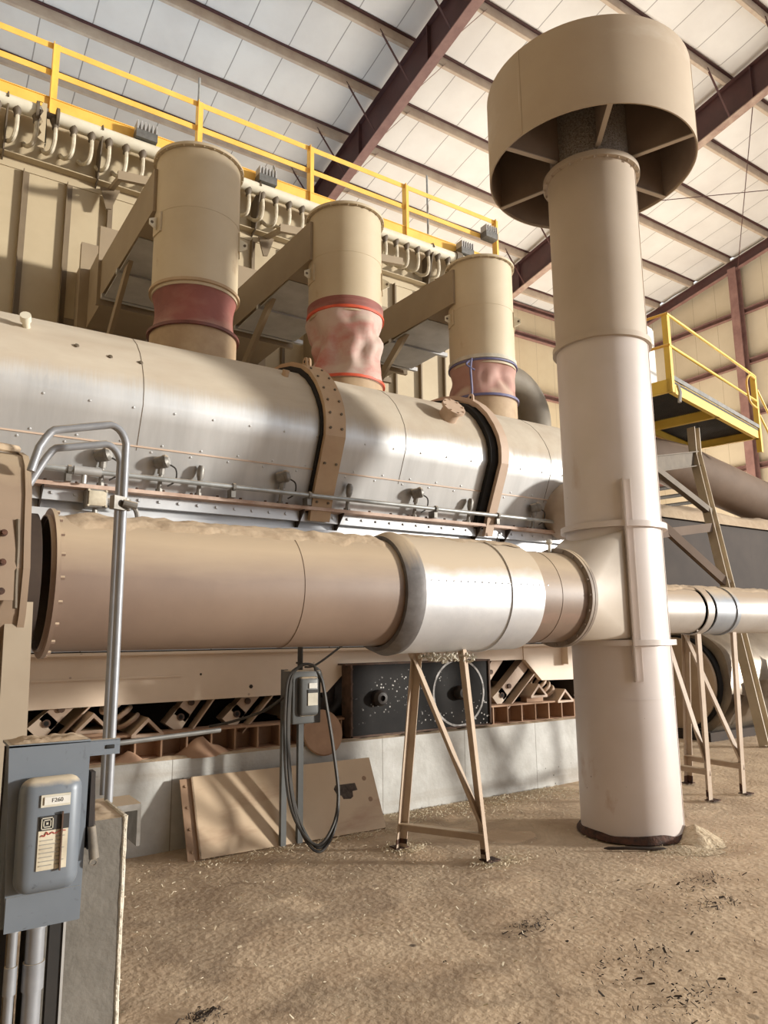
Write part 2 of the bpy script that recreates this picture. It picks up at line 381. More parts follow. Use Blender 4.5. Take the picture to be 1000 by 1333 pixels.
# end wall steel
m = MB(); m.ibeam((24.15, 13.4, 0), (24.15, 13.4, ROOF(13.4)-.64), .34, .3, .02, .03, up=(1, 0, 0))
tag(obj('wall_column', m, 'flangered', smooth=0), 'maroon column standing against the end wall', 'column')
for i, z in enumerate((13., 11.1, 9.2, 7.3, 5.4)):
    m = MB(); m.chan((24.48, 2.6, z), (24.48, 18.9, z), .2, .16, .02, (0, 0, 1), (-1, 0, 0))
    tag(obj('wall_girt', m, 'flangered', smooth=0), 'maroon wall girt on the end wall, %s from the roof' % ('first', 'second', 'third', 'fourth', 'fifth')[i], 'girt', 'girts on the end wall')
for i, z in enumerate((14.05, 12.9, 10.6, 8.3, 6.)):
    m = MB(); m.chan((6, 18.98, z), (24.3, 18.98, z), .2, .16, .02, (0, 0, 1), (0, -1, 0))
    tag(obj('wall_girt', m, 'flangered', smooth=0), 'maroon wall girt on the far back wall, %s from the eave' % ('first', 'second', 'third', 'fourth', 'fifth')[i], 'girt', 'girts on the back wall')
for i, (a, b_) in enumerate((((24.0, 8.2, 15.4), (17.2, 12.6, 14.6)), ((17.2, 8.6, 15.3), (24.0, 13.2, 14.5)))):
    m = MB(); m.tube([V(a)-V((0, 0, .2)), V(b_)-V((0, 0, .2))], .012, 6)
    tag(obj('brace_rod', m, 'maroon'), ('thin roof brace rod running down from the end wall', 'thin roof brace rod running down from the second rafter')[i], 'rod')

# ------------------------------------------------------------------ dust collector behind
bagx0, bagx1, bagY = -6., 10.6, 11.3
r = thing('dust_collector', 'large beige ribbed dust collector body behind the ducts, under the yellow guardrail', 'dust collector', (2.3, 13., 0))
m = MB(); m.b2(bagx0, bagx1, bagY, 15., -.02, 9.72); obj('body', m, 'bag', r, 0)
for i in range(26):
    x = -4.6+.615*i-.01
    if x < 10.5:
        m = MB(); m.ell((x, bagY, 2.), (x, bagY, 8.62), .09, .012, (0, -1, 0), (1, 0, 0)); obj('rib', m, 'bagrib', r, 0)
m = MB(); m.ell((bagx0, bagY, 8.78), (bagx1, bagY, 8.78), .16, .015, (0, -1, 0), (0, 0, -1)); obj('ledge', m, 'bag', r, 0)
m = MB()
for i in range(60): m.bolt((bagx0+.1+.28*i, bagY-.08, 8.78), (0, 0, 1), .02, .02)
obj('ledge_bolts', m, 'bagrib', r)
for x0, x1, z0, z1 in ((1.62, 2.24, 6.3, 6.4), (-.9, -.3, 6.9, 7.0), (6.9, 7.6, 6.5, 6.6)):
    m = MB(); m.b2(x0, x1, bagY-.06, bagY, z0, z1); obj('panel_bar', m, 'bagrib', r, 0)
# header with hoses
hY, hZ, hR = 10.98, 9.46, .105
r = thing('air_header', 'long cream air header pipe running below the yellow guardrail', 'pipe', (2.3, hY, hZ))
for a, b_ in ((bagx0, 1.02), (1.3, 5.55), (5.55, 9.05), (9.2, 10.4)):
    m = MB(); m.cyl((a, hY, hZ), (b_, hY, hZ), hR, n=20); obj('pipe', m, 'header', r)
m = MB(); m.cyl((.98, hY, hZ), (1.34, hY, hZ), .05, n=14)
for x in (1.02, 1.3): m.cyl((x-.02, hY, hZ), (x+.02, hY, hZ), .15, n=16)
obj('coupling', m, 'bracket', r)
m = MB(); m.cyl((9.05, hY, hZ), (9.2, hY, hZ), .14, n=16); obj('coupling', m, 'bracket', r)
hx = [-1.6+.262*i for i in range(47)]
for i, x in enumerate(hx):
    if x > 10.3: continue
    sag = .05+.05*abs(nz((i*1.7, 0, 0)))
    p = smooth_path([(x, hY+.02, hZ-.08), (x+.005, hY-.02, hZ-.22), (x-.0, hY-.03, hZ-.42), (x-.03, hY, hZ-.5-sag), (x-.09, hY+.14, hZ-.48-sag), (x-.12, hY+.33, hZ-.38)], 4)
    m = MB(); m.tube(p, .033, 8); h = obj('hose', m, 'hose', r)
    m = MB(); m.lathe((x, hY, hZ-.06), (0, 0, -1), [(0, 0), (.085, 0), (.045, .09), (.045, .14), (0, .14)], 12); obj('hose_fitting', m, 'bracket', h)
for i, x in enumerate((-.9, .62, 1.95, 4.62, 6.55, 8.45, 9.6)):
    m = MB(); m.prism([(x, hY-.10, hZ+.02), (x, hY+.33, hZ-.1), (x, hY+.33, hZ-.78), (x, hY+.12, hZ-.7)], (.02, 0, 0)); bk = obj('bracket', m, 'bracket', r, 0)
    m = MB(); m.tube([(x, hY-.12, hZ), (x, hY-.08, hZ+.1), (x, hY, hZ+.125), (x, hY+.1, hZ+.09)], .012, 6); obj('u_bolt', m, 'bracket', bk)
m = MB()
pts = [(1.0, hY-.02, hZ-.1)]
zz = [(.0, 0), (.03, .07), (-.02, .12), (.03, .2), (-.02, .27), (.04, .36), (-.01, .42), (.05, .5), (-.1, .55)]
m.prism([(1.12+a, hY-.12, hZ+.1-b_*1.2) for a, b_ in [(-.1, 0)]+[(.02, 0)]+[(.02, .62)]+[(-.08, .62)]+[(-.04-a*.8, c) for a, c in zz[::-1]]], (0, .015, 0))
obj('torn_bracket', m, 'bag', r, 0)
for i, x in enumerate((2.02, 4.7, 6.3)):    # outrigger bars in front of the ledge
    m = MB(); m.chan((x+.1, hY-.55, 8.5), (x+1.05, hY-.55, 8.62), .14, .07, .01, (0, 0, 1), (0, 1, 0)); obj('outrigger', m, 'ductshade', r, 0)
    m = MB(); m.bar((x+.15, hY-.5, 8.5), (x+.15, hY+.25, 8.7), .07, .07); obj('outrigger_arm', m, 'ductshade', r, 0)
    m = MB(); m.prism([(x-.02, hY+.1, 8.62), (x+.28, hY+.1, 8.66), (x+.16, hY+.1, 8.3), (x+.08, hY+.1, 8.28)], (0, .03, 0)); obj('hanger_tab', m, 'bagrib', r, 0)
# guardrail
gY = 11.12
r = thing('guardrail', 'long yellow guardrail with toe board on top of the dust collector', 'guardrail', (4.5, gY, 9.74))
zt, zm = 10.83, 10.36
def angrail(z, name, hgt=.10):
    m = MB(); m.ell((bagx0, gY, z), (10.45, gY, z), hgt, .012, (0, 1, 0), (0, 0, -1)); return obj(name, m, 'yellow', r, 0)
angrail(zt, 'top_rail'); angrail(zm, 'mid_rail')
m = MB(); m.b2(bagx0, 10.45, gY-.006, gY+.006, 9.68, 9.86); m.b2(bagx0, 10.45, gY-.02, gY+.03, 9.86, 9.875); obj('toe_board', m, 'yellow', r, 0)
for x in (-3.5, -1.1, 1.24, 3.56, 5.74, 7.95, 10.42):
    m = MB(); m.ell((x-.05, gY-.01, 9.6), (x-.05, gY-.01, zt), .1, .012, (1, 0, 0), (0, 1, 0)); m.b2(x-.05, x-.038, gY-.06, gY-.01, 9.6, zt); obj('post', m, 'yellow', r, 0)
for x, z0, z1, lab in ((3.62, 9.9, 11.55, 'thin grey conduit pole rising beside the second guardrail post'), (8.72, 9.9, 11.5, 'thin dark conduit pole rising over the guardrail beside the far right duct'), (5.1, 9.9, 10.36, 'short white conduit under the mid rail, between the first two ducts')):
    m = MB(); m.cyl((x, gY+.3, z0-.15), (x, gY+.3, z1), .022, n=8)
    tag(obj('conduit_pole', m, 'conduit'), lab, 'conduit')
for x, z, lab in ((2.62, 9.66, 'small grey finned box beside the left duct top'), (4.75, 9.66, 'small grey finned box between the left and middle ducts'), (9.35, 9.66, 'small grey finned box at the right duct top'), (10.1, 10.3, 'small grey finned lamp box hung near the end of the guardrail')):
    y = gY-.16 if x < 9.9 else gY-.115
    t = thing('finned_box', lab, 'finned box', (x, y, z), 'finned boxes along the guardrail')
    m = MB(); m.b2(x-.17, x+.17, y-.1, y+.1, z-.09, z+.05); obj('housing', m, 'box_grey', t, 0)
    for k in range(6):
        m = MB(); m.b2(x-.16+.06*k, x-.14+.06*k, y-.1, y+.1, z+.05, z+.2); obj('fin', m, 'galv', t, 0)

# ------------------------------------------------------------------ vertical ducts with bellows
def bellows_mesh(c, r, z0, z1, kind, seed):
    m = MB(); n, k = 72, 18
    def f(u, v):
        a = 2*PI*u; z = z0+(z1-z0)*v
        s = math.sin(PI*v)
        if kind == 0: rr = r-.055*s**.7
        else:
            w = noise.fractal(V((math.cos(a)*1.5+seed, math.sin(a)*1.5, z*2.6)), .8, 2., 2)
            rr = r-(.02 if kind == 1 else .05)*s+(.15 if kind == 1 else .07)*w*s**.6
        return (c[0]+rr*math.cos(a), c[1]+rr*math.sin(a), z)
    g = m.grid(f, n, k); bmesh.ops.remove_doubles(m.bm, verts=m.bm.verts[:], dist=1e-4); return m
DR = .435
for i, (cx, ztop, zb1, zb0, lab) in enumerate(((2.24, 6.54, 5.03, 4.6, 'beige vertical duct with a red bellows, left of the three'), (4.05, 6.51, 5.21, 4.42, 'beige vertical duct with wrinkled dusty bellows and orange clamps, middle of three'), (6.17, 6.49, 5.03, 4.58, 'beige vertical duct with blue strapped bellows, right of the three'))):
    cy = 6.95; c = (cx, cy)
    t = thing('vertical_duct', lab, 'duct', (cx, cy, 4.25), 'vertical ducts standing on the dryer hood')
    m = MB(); m.lathe((cx, cy, zb1), (0, 0, 1), [(DR-.02, 0), (DR, 0), (DR, ztop-zb1-.02), (DR-.02, ztop-zb1-.02)], 64, close=True); m.cyl((cx, cy, ztop-.03), (cx, cy, ztop-.02), DR-.01, n=48)
    for z in (zb1+(ztop-zb1)*.55,): m.ring((cx, cy, z), (0, 0, 1), DR-.005, DR+.003, .01, 64)
    br = obj('barrel', m, 'duct', t)
    m = MB(); m.ring((cx, cy, ztop), (0, 0, 1), DR-.03, DR+.035, .03, 64)
    for k in range(28):
        a = 2*PI*k/28; m.bolt((cx+math.cos(a)*(DR+.02), cy+math.sin(a)*(DR+.02), ztop-.015), (0, 0, -1), .009, .012)
    obj('top_flange', m, 'duct', t)
    obj('bellows', bellows_mesh(c, DR+.012, zb0, zb1+.05, i, 3.3*i), ('bred', 'bpink', 'bpink2')[i], t, 60)
    cm = ('collar', 'orange', 'blue')[i]; cm2 = ('maroonclamp', 'orange', 'blue')[i]
    m = MB(); m.ring((cx, cy, zb1+(.04 if i else .045)), (0, 0, 1), DR-.01, DR+.024, .03 if i != 2 else .022, 64); obj('upper_clamp', m, cm, t)
    m = MB(); m.ring((cx, cy, zb0+.02), (0, 0, 1), DR-.01, DR+.028, .03, 64); obj('lower_clamp', m, cm2, t)
    if i == 1:
        m = MB(); m.ring((cx, cy, zb1+.11), (0, 0, 1), DR-.01, DR+.014, .12, 64); obj('bellows_cuff', m, 'bred', t)
    if i == 2:
        m = MB(); m.ring((cx, cy, zb1+.09), (0, 0, 1), DR-.01, DR+.016, .05, 64); obj('bellows_cuff', m, 'cream', t)
        m = MB(); m.tube(smooth_path([(cx-.40, cy-.25, zb1+.05), (cx-.45, cy-.28, zb1-.12), (cx-.42, cy-.26, zb0+.05), (cx-.47, cy-.27, zb0-.1)], 4), .016, 6)
        m.tube(smooth_path([(cx-.40, cy-.25, zb1+.03), (cx-.50, cy-.26, zb1-.05), (cx-.40, cy-.3, zb1-.12)], 4), .013, 6); obj('strap_tail', m, 'blue', t)
    m = MB(); m.lathe((cx, cy, 4.24), (0, 0, 1), [(DR-.02, 0), (DR, 0), (DR, zb0-4.24+.01), (DR-.02, zb0-4.24+.01)], 64, close=True); obj('collar', m, 'collar', t)
    ca = math.atan2(-cy, -cx)
    for a, z in ((ca-1.12, 5.75), (ca+1.5, 5.72)):
        d = V((math.cos(a), math.sin(a), 0)); s_ = V((-d.y, d.x, 0)); p = V((cx, cy, z))+d*(DR-.008)
        m = MB(); m.prism([p-s_*.085+V((0, 0, -.11)), p+s_*.085+V((0, 0, -.11)), p+s_*.085+V((0, 0, .10)), p-s_*.085+V((0, 0, .10))], d*.018)
        lg = obj('lug_pad', m, 'duct', t, 0)
        q = p+d*.012-s_*.007; e = V((0, 0, 1))
        m = MB(); m.prism([q-e*.075, q+d*.085-e*.03, q+d*.085+e*.03, q+e*.075], s_*.014); obj('lug', m, 'header', lg, 0)
        m = MB(); m.cyl(q+d*.058-s_*.003, q+d*.058+s_*.017, .016, n=10); obj('lug_hole', m, 'bracket', lg)
    # branch box back to the collector
    bx0, bx1 = cx-.47, cx+.47
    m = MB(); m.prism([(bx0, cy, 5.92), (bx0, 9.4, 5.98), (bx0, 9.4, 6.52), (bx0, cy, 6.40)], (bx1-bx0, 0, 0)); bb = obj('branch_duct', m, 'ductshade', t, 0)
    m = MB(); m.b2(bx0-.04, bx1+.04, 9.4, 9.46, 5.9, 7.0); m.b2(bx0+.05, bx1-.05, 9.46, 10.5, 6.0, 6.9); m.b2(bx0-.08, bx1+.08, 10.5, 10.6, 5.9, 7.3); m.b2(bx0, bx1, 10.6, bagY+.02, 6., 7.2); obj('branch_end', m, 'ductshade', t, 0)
    for y, z in ((8.45, 5.93), (9.25, 5.95)):
        m = MB(); m.b2(bx0-.01, bx1+.12, y-.03, y+.03, z-.03, z+.03); obj('cross_flange', m, 'galv', t, 0)
    m = MB(); m.b2(bx0+.02, bx1-.02, 7.55, 9.2, 5.925, 5.94); obj('underside_plate', m, 'galv', t, 0)
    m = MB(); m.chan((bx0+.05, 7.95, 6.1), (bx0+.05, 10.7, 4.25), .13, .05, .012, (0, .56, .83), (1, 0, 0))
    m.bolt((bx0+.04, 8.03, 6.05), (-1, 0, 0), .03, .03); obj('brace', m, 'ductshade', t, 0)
# lower collector shelves seen under the branches
r = thing('support_beam', 'brown horizontal beam on the collector below the branch ducts', 'beam', (4, 10.6, 5.2))
m = MB(); m.ibeam((1.0, 10.7, 5.1), (9.6, 10.7, 5.1), .3, .2, .015, .02); obj('girder', m, 'bracket', r, 0)
m = MB(); m.b2(1.0, 9.6, 10.55, 10.58, 4.9, 4.96); obj('trim_angle', m, 'galv', r, 0)

# ------------------------------------------------------------------ dryer hood
HP = [(6.0, 2.76), (5.70, 3.44), (5.70, 3.57), (5.725, 3.68), (5.785, 3.80), (5.88, 3.94), (6.0, 4.06), (6.15, 4.165), (6.35, 4.25), (6.6, 4.31), (6.95, 4.335)]
HPs = []
for (a, b_), (c, d) in zip(HP, HP[1:]):
    k = 6 if b_ < 3.4 else 3
    for j in range(k): HPs.append((a+(c-a)*j/k, b_+(d-b_)*j/k))
HPs.append(HP[-1])
full = HPs+[(13.9-a, b_) for a, b_ in HPs[-2::-1]]
def off(prof, d):
    out = []
    for i, (y, z) in enumerate(prof):
        a = prof[max(i-1, 0)]; b_ = prof[min(i+1, len(prof)-1)]
        t = V((b_[0]-a[0], b_[1]-a[1])).normalized(); out.append((y-t.y*d, z+t.x*d))
    return out
hood = thing('dryer_hood', 'long dusty aluminium dryer hood with two bolted flange straps', 'dryer hood', (2.5, 6.95, 2.76))
def sweep(prof, x0, x1, thick, nx=1):
    m = MB(); inner = off(prof, -thick); loop = prof+inner[::-1]; rows = []
    for i in range(nx+1):
        x = x0+(x1-x0)*i/nx; rows.append([m.bm.verts.new((x, y, z)) for y, z in loop])
    n = len(loop)
    for A, B in zip(rows, rows[1:]):
        for j in range(n): m.face((A[j], A[(j+1) % n], B[(j+1) % n], B[j]))
    m.face(rows[0]); m.face(rows[-1][::-1]); return m
def on_hood(s):            # s: 0 bottom .. 1 kink
    return (6.0-.3*s, 2.76+.68*s)
nl = V((0, -.915, -.404))
for x0, x1 in ((-2.2, 3.06), (3.27, 5.16), (5.30, 6.75)):
    m = sweep(full, x0, x1, .03, max(int((x1-x0)/.35), 2))
    x = x0+.12
    while x < x1-.05:
        for s, dx in ((.06, 0), (.50, .02), (.585, .1), (.96, .16)):
            y, z = on_hood(s); m.dome((x+dx, y, z), nl, .011)
        x += .33
    o = obj('hood_shell', m, 'hood', hood, 25)
    m = MB(); y, z = on_hood(.545); m.bar((x0, y-.004, z), (x1, y-.004, z), .006, .014); obj('seam_strip', m, 'ringpale', o, 0)
    xs = x0+.75
    while xs < x1-.2:
        m = MB()
        for (ya, za), (yb, zb) in list(zip(HPs, HPs[1:]))[3:-8]:
            m.bar((xs, ya, za), (xs, yb, zb), .005, .004, (0, -1, .4))
        obj('sheet_joint', m, 'bracket', o, 0); xs += 1.45
for i, (x0, x1) in enumerate(((3.06, 3.27), (5.18, 5.29))):
    p1 = off(full, .10 if i == 0 else .12)
    p1 = [(y, z-.06) if j == 0 else (y, z) for j, (y, z) in enumerate(p1)]
    m = sweep(p1, x0, x1, .05); 
    st = obj('flange_strap', m, 'ring' if i == 0 else 'ringpale', hood, 14)
    m = sweep(off(full, .055), x0-(.014 if i == 0 else .09), x1-.005, .10); obj('seal', m, 'black', st, 25)
    if i == 0:
        P = off(full, .10)
        for j in range(1, 24, 3):
            for x in (x0+.045, x1-.045):
                m = MB(); y, z = P[j]; a = P[max(j-1, 0)]; b_ = P[j+1]; tt = V((0, b_[0]-a[0], b_[1]-a[1])).normalized(); nn = V((0, -tt.z, tt.y))
                m.bolt(V((x, y, z)), nn, .013, .012); obj('bolt', m, 'bracket', st)
    tops = ((6.1, x0+.03), (6.32, x1-.03)) if i == 0 else ((6.08, x0+.02),)
    for yy, xx in tops:
        z = 4.21 if yy < 6.2 else 4.31
        m = MB(); pts = [(xx, yy-.05, z-.06), (xx, yy+.05, z-.03)]+[(xx, yy+.045*math.cos(a), z+.07+.045*math.sin(a)) for a in [k*PI/8 for k in range(9)]]
        m.prism(pts, (.016, 0, 0)); lg = obj('lifting_lug', m, 'ring' if i == 0 else 'ringpale', hood)
        m = MB(); m.cyl((xx-.002, yy, z+.07), (xx+.018, yy, z+.07), .016, n=12); obj('lug_hole', m, 'black', lg)
# inspection nozzle
nd = V((0, -.80, .60)); p = V((4.68, 5.86, 3.90))
m = MB(); m.cyl(p-nd*.1, p+nd*.13, .105, n=32); nzl = obj('inspection_nozzle', m, 'ringpale', hood)
m = MB(); m.cyl(p+nd*.12, p+nd*.15, .135, n=32)
for k in range(8):
    a = 2*PI*k/8; d, s_, u_ = frame(nd); m.bolt(p+nd*.15+(s_*math.cos(a)+u_*math.sin(a))*.115, nd, .011, .012)
obj('cover_plate', m, 'ringpale', nzl)
m = MB(); m.cyl((.60, 5.95, 3.98), (.58, 5.86, 4.02), .028, n=12); m.cyl((.582, 5.87, 4.015), (.572, 5.82, 4.04), .04, n=12); obj('plugged_stub', m, 'header', hood)
m = MB(); m.cyl((2.83, 6.02, 4.0), (2.83, 5.97, 4.10), .035, n=10); obj('plugged_stub', m, 'ring', hood)
for i, (x, yy, z) in enumerate(((.95, 5.83, 3.88), (1.2, 5.80, 3.83), (1.44, 5.8, 3.83))):
    m = MB(); m.dome((x, yy, z), (0, -.8, .6), .02); obj('plug', m, 'bracket', hood)
# round inlet on the near side
m = MB(); m.lathe((6.42, 5.95, 3.03), (0, -1, 0), [(.30, 0), (.33, .02), (.33, .42), (.36, .42), (.36, .46), (0, .46)], 40); obj('side_inlet', m, 'angle', hood)
# ledge flanges along the hood bottom
m = MB(); m.b2(.55, 6.75, 5.86, 6.02, 2.755, 2.785); lf = obj('ledge_flange', m, 'ledge', hood, 0)
m = MB(); m.b2(.55, 6.75, 5.97, 6.02, 2.66, 2.755)
x = .7
while x < 6.7: m.bolt((x, 5.97, 2.715), (0, -1, 0), .014, .014); x += .165
obj('bolt_flange', m, 'trough', hood, 0)
m = MB()
x = .8
while x < 6.7:
    m.bolt((x, 5.91, 2.785), (0, 0, 1), .013, .022); x += .21+.05*random.random()
obj('ledge_bolts', m, 'guardrust', lf)
for x in (.78, 2.98, 5.12, 5.55, 3.4):
    m = MB(); m.prism([(x, 5.87, 2.755), (x, 6.06, 2.755), (x, 6.06, 2.56)], (.012, 0, 0)); obj('gusset', m, 'dark', hood, 0)

# dryer trough
tr = thing('dryer_trough', 'vibrating dryer trough with peach side beam under the hood', 'dryer trough', (3.5, 6.95, 1.05))
m = MB(); m.b2(-2.2, 6.75, 6.06, 7.84, 1.50, 2.76); obj('side_panel', m, 'trough', tr, 0)
m = MB(); m.b2(-2.2, 6.75, 6.0, 6.06, 2.50, 2.60); obj('stiffening_rib', m, 'trough', tr, 0)
for x in (1.15, 2.2, 3.35, 4.4, 5.5):
    m = MB(); m.b2(x, x+.006, 6.052, 6.062, 1.5, 2.5); obj('panel_joint', m, 'bracket', tr, 0)
bp = [(-2.2, 1.47), (-2.2, 1.075), (3.30, 1.095), (3.55, 1.325), (5.80, 1.325), (6.05, 1.09), (6.59, 1.08), (6.59, 1.47)]
m = MB(); m.prism([(x, 6.0, z) for x, z in bp], (0, .06, 0)); bm_ = obj('side_beam', m, 'beam', tr, 0)
m = MB(); m.b2(-2.2, 6.59, 5.96, 6.06, 1.47, 1.492); obj('beam_flange', m, 'beam', tr, 0)
m = MB(); m.b2(.6, 1.95, 5.992, 6.0, 1.285, 1.30); m.b2(5.775, 5.79, 5.99, 6., 1.32, 1.47); obj('beam_joint', m, 'beam', tr, 0)
m = MB(); m.bolt((2.55, 6.0, 1.18), (0, -1, 0), .018, .004); m.bolt((2.1, 6., 1.3), (0, -1, 0), .01, .004); m.bolt((2.86, 6., 1.22), (0, -1, 0), .012, .004); m.b2(2.98, 3.03, 5.994, 6., 1.36, 1.375)
obj('beam_hole', m, 'dark', tr, 0)
m = MB(); m.b2(6.38, 6.42, 5.9, 6.0, 1.26, 1.47); m.b2(6.42, 6.52, 5.9, 5.92, 1.26, 1.47); obj('beam_tab', m, 'beam', tr, 0)
m = MB(); m.b2(-2.2, 6.7, 7.2, 7.3, .66, 1.5); obj('dark_backing', m, 'dark', tr, 0)  # added dark sheet hiding the interior, shade behind the rockers is its colour
m = MB(); m.b2(6.62, 6.75, 6.0, 7.8, .7, 2.76); obj('end_plate', m, 'dark', tr, 0)

# plinth and base frame
m = MB(); m.b2(-2.4, 6.9, 5.85, 8.3, -.03, .66)
pl = tag(obj('concrete_plinth', m, 'conc', smooth=0), 'long low stained concrete plinth under the dryer', 'plinth')
bf = thing('base_frame', 'tan pocketed steel base frame lying on the concrete plinth', 'frame', (3.5, 6.2, .66))
m = MB(); m.b2(-2.2, 6.6, 5.95, 6.14, .845, .862); m.b2(-2.2, 6.6, 5.95, 6.14, .655, .675); m.b2(-2.2, 6.6, 6.12, 6.14, .66, .86); obj('rail', m, 'framebrown', bf, 0)
x = .75
while x < 6.6:
    m = MB(); m.b2(x, x+.014, 5.95, 6.13, .67, .848); obj('pocket_rib', m, 'framebrown', bf, 0); x += .205
m = MB(); m.b2(-2.2, 6.6, 6.14, 7.2, .66, .70); obj('bed_plate', m, 'framebrown', bf, 0)

def angle_beam(x, z, w=.125, lab=None):
    t = thing('angle_cross_beam', lab, 'beam', (x, 6.3, z-.13), 'inverted angle beams under the dryer')
    m = MB(); th = .022; y0, y1 = 5.93, 6.75
    m.prism([(x-w, y0, z-w), (x, y0, z), (x+w, y0, z-w), (x+w-th*1.4, y0, z-w), (x, y0, z-th*1.5), (x-w+th*1.4, y0, z-w)], (0, y1-y0, 0)); obj('angle', m, 'rocker', t, 0)
    m = MB(); m.b2(x-w, x+w, y0, 6.2, z-w-.022, z-w); obj('base_strip', m, 'rocker', t, 0)
    m = MB(); m.b2(x-w+.02, x+w-.02, 6.75, 6.76, z-w, z-.04); obj('end_plate', m, 'dark', t, 0)
    if z < 1.0 or True:
        m = MB(); m.b2(x-w, x+w, 6.0, 6.1, .86, z-w-.02) if z-w-.02 > .87 else m.b2(x-w, x+w, 6.0, 6.1, .84, .862); obj('stand', m, 'framebrown', t, 0)
for x, z, lab in ((1.256, 1.045, 'inverted tan angle beam left of the upright rail under the dryer'), (1.665, .985, 'inverted tan angle beam just right of the upright rail'), (3.02, 1.02, 'inverted tan angle beam behind the cable hung switch'), (5.93, 1.06, 'inverted tan angle beam right of the black guard'), (6.34, .985, 'inverted tan angle beam nearest the stack')):
    angle_beam(x, z, lab=lab)
def spring(x0, z0, x1, z1, y, lab):
    m = MB(); a = V((x0, y, z0)); b_ = V((x1, y, z1)); d, s_, u_ = frame(b_-a); turns = 3.4; n = 70
    m.tube([a+(b_-a)*(i/n)+(s_*math.cos(2*PI*turns*i/n)+u_*math.sin(2*PI*turns*i/n))*.085 for i in range(n+1)], .02, 8)
    tag(obj('coil_spring', m, 'rocker'), lab, 'spring', 'coil springs under the dryer')
spring(1.58, .92, 1.38, 1.13, 6.12, 'tan coil spring between the two left angle beams')
spring(6.26, .93, 6.06, 1.10, 6.12, 'tan coil spring between the two right angle beams')
def rocker_arm(x0, z0, x1, z1, lab, strap=True):
    t = thing('rocker_arm', lab, 'rocker arm', (x0, 6.03, z0), 'rocker arms under the dryer')
    d = V((x1-x0, 0, z1-z0)).normalized(); s_ = V((d.z, 0, -d.x))
    p = V((x0, 6.075, z0)); q = V((x1, 6.075, z1))
    m = MB(); w = .07
    m.prism([p-s_*w, p+s_*w, p+s_*w*.9+d*.13, p+s_*.055+d*.17, p-s_*.055+d*.17, p-s_*w*.9+d*.13], (0, .16, 0)); obj('lower_lug', m, 'beam', t, 0)
    m = MB(); m.chan(p+d*.10, q+d*.25, .12, .12, .014, s_, (0, 1, 0)); obj('link', m, 'rocker', t, 0)
    m = MB(); c = p+d*.11; m.cyl(c-V((0, .012, 0)), c+V((0, .001, 0)), .03, n=14); obj('pivot_pin', m, 'guardrust', t)
    m = MB(); m.cyl(p+d*.25-V((0, .02, 0)), p+d*.25, .026, n=12); obj('pivot_pin', m, 'guardrust', t)
    m = MB(); m.cyl(c-V((0, .014, 0)), c-V((0, .011, 0)), .018, n=14); obj('slot', m, 'black', t)
    if strap:
        m = MB(); m.bar(p+s_*.13+d*.02, q+s_*.13+d*.3, .12, .012, s_); obj('leaf_spring', m, 'rocker', t, 0)
rocker_arm(.87, .90, 1.02, 1.05, 'tan rocker arm with pivot beside the pedestal left of the rail')
rocker_arm(1.90, .87, 2.02, 1.03, 'pale tan rocker arm with slot, first right of the upright rail')
rocker_arm(2.38, .87, 2.52, 1.02, 'tan rocker arm left of the cable hung switch')
rocker_arm(5.42, .88, 5.82, 1.22, 'long tan rocker arm right of the black guard')
rocker_arm(5.18, 1.02, 5.34, 1.19, 'short tan rocker arm half behind the black guard edge', False)

# drive guard
g = thing('drive_guard', 'black speckled drive guard box with a round ring mark, behind the angle iron stand', 'guard', (4.3, 5.93, .70))
m = MB(); m.b2(3.47, 5.13, 5.85, 6.0, .70, 1.335); obj('housing', m, 'guard', g, 0)
m = MB(); m.b2(3.455, 3.475, 5.835, 6.0, .69, 1.345); m.b2(5.12, 5.14, 5.835, 6., .69, 1.345); m.b2(3.455, 5.14, 5.835, 6., .69, .705); m.b2(3.4, 5.15, 5.84, 5.98, 1.335, 1.35)
for k in range(5): m.bolt((3.465, 5.835, .78+.13*k), (0, -1, 0), .012, .01)
obj('edge_angle', m, 'guardrust', g, 0)
m = MB(); m.ring((4.73, 5.849, 1.03), (0, 1, 0), .312, .332, .006, 56); obj('ring_rim', m, 'ringmark', g)
for x, rr in ((3.76, .075), (4.73, .07)):
    m = MB(); m.lathe((x, 5.85, 1.03), (0, -1, 0), [(rr, 0), (rr, .05), (rr*.7, .08), (rr*.35, .085), (rr*.35, .05), (0, .05)], 20); obj('hub', m, 'hub', g)
mo = thing('electric_motor', 'dark electric motor in the shadow left of the black guard', 'motor', (3.25, 6.25, .86))
m = MB(); m.cyl((3.28, 6.15, 1.08), (3.28, 6.7, 1.08), .15, n=24)
for k in range(12):
    a = 2*PI*k/12; m.box((3.28+.16*math.cos(a), 6.4, 1.08+.16*math.sin(a)), (.015, .4, .015))
obj('casing', m, 'motor', mo)
m = MB(); m.b2(3.15, 3.41, 6.2, 6.6, .86, .94); obj('foot', m, 'motor', mo, 0)
m = MB(); m.lathe((3.28, 6.15, 1.08), (0, -1, 0), [(.15, 0), (.15, .07), (.08, .1), (.03, .1), (.03, .14), (0, .14)], 24); obj('fan_cover', m, 'hub', mo)
m = MB(); m.lathe((3.17, 5.86, .76), (0, -.9, .25), [(0, 0), (.19, 0), (.20, .015), (.19, .03), (0, .03)], 40); o = obj('round_lid', m, 'framebrown')
tag(o, 'dusty round tan lid leaning on the plinth beside the black guard', 'lid')

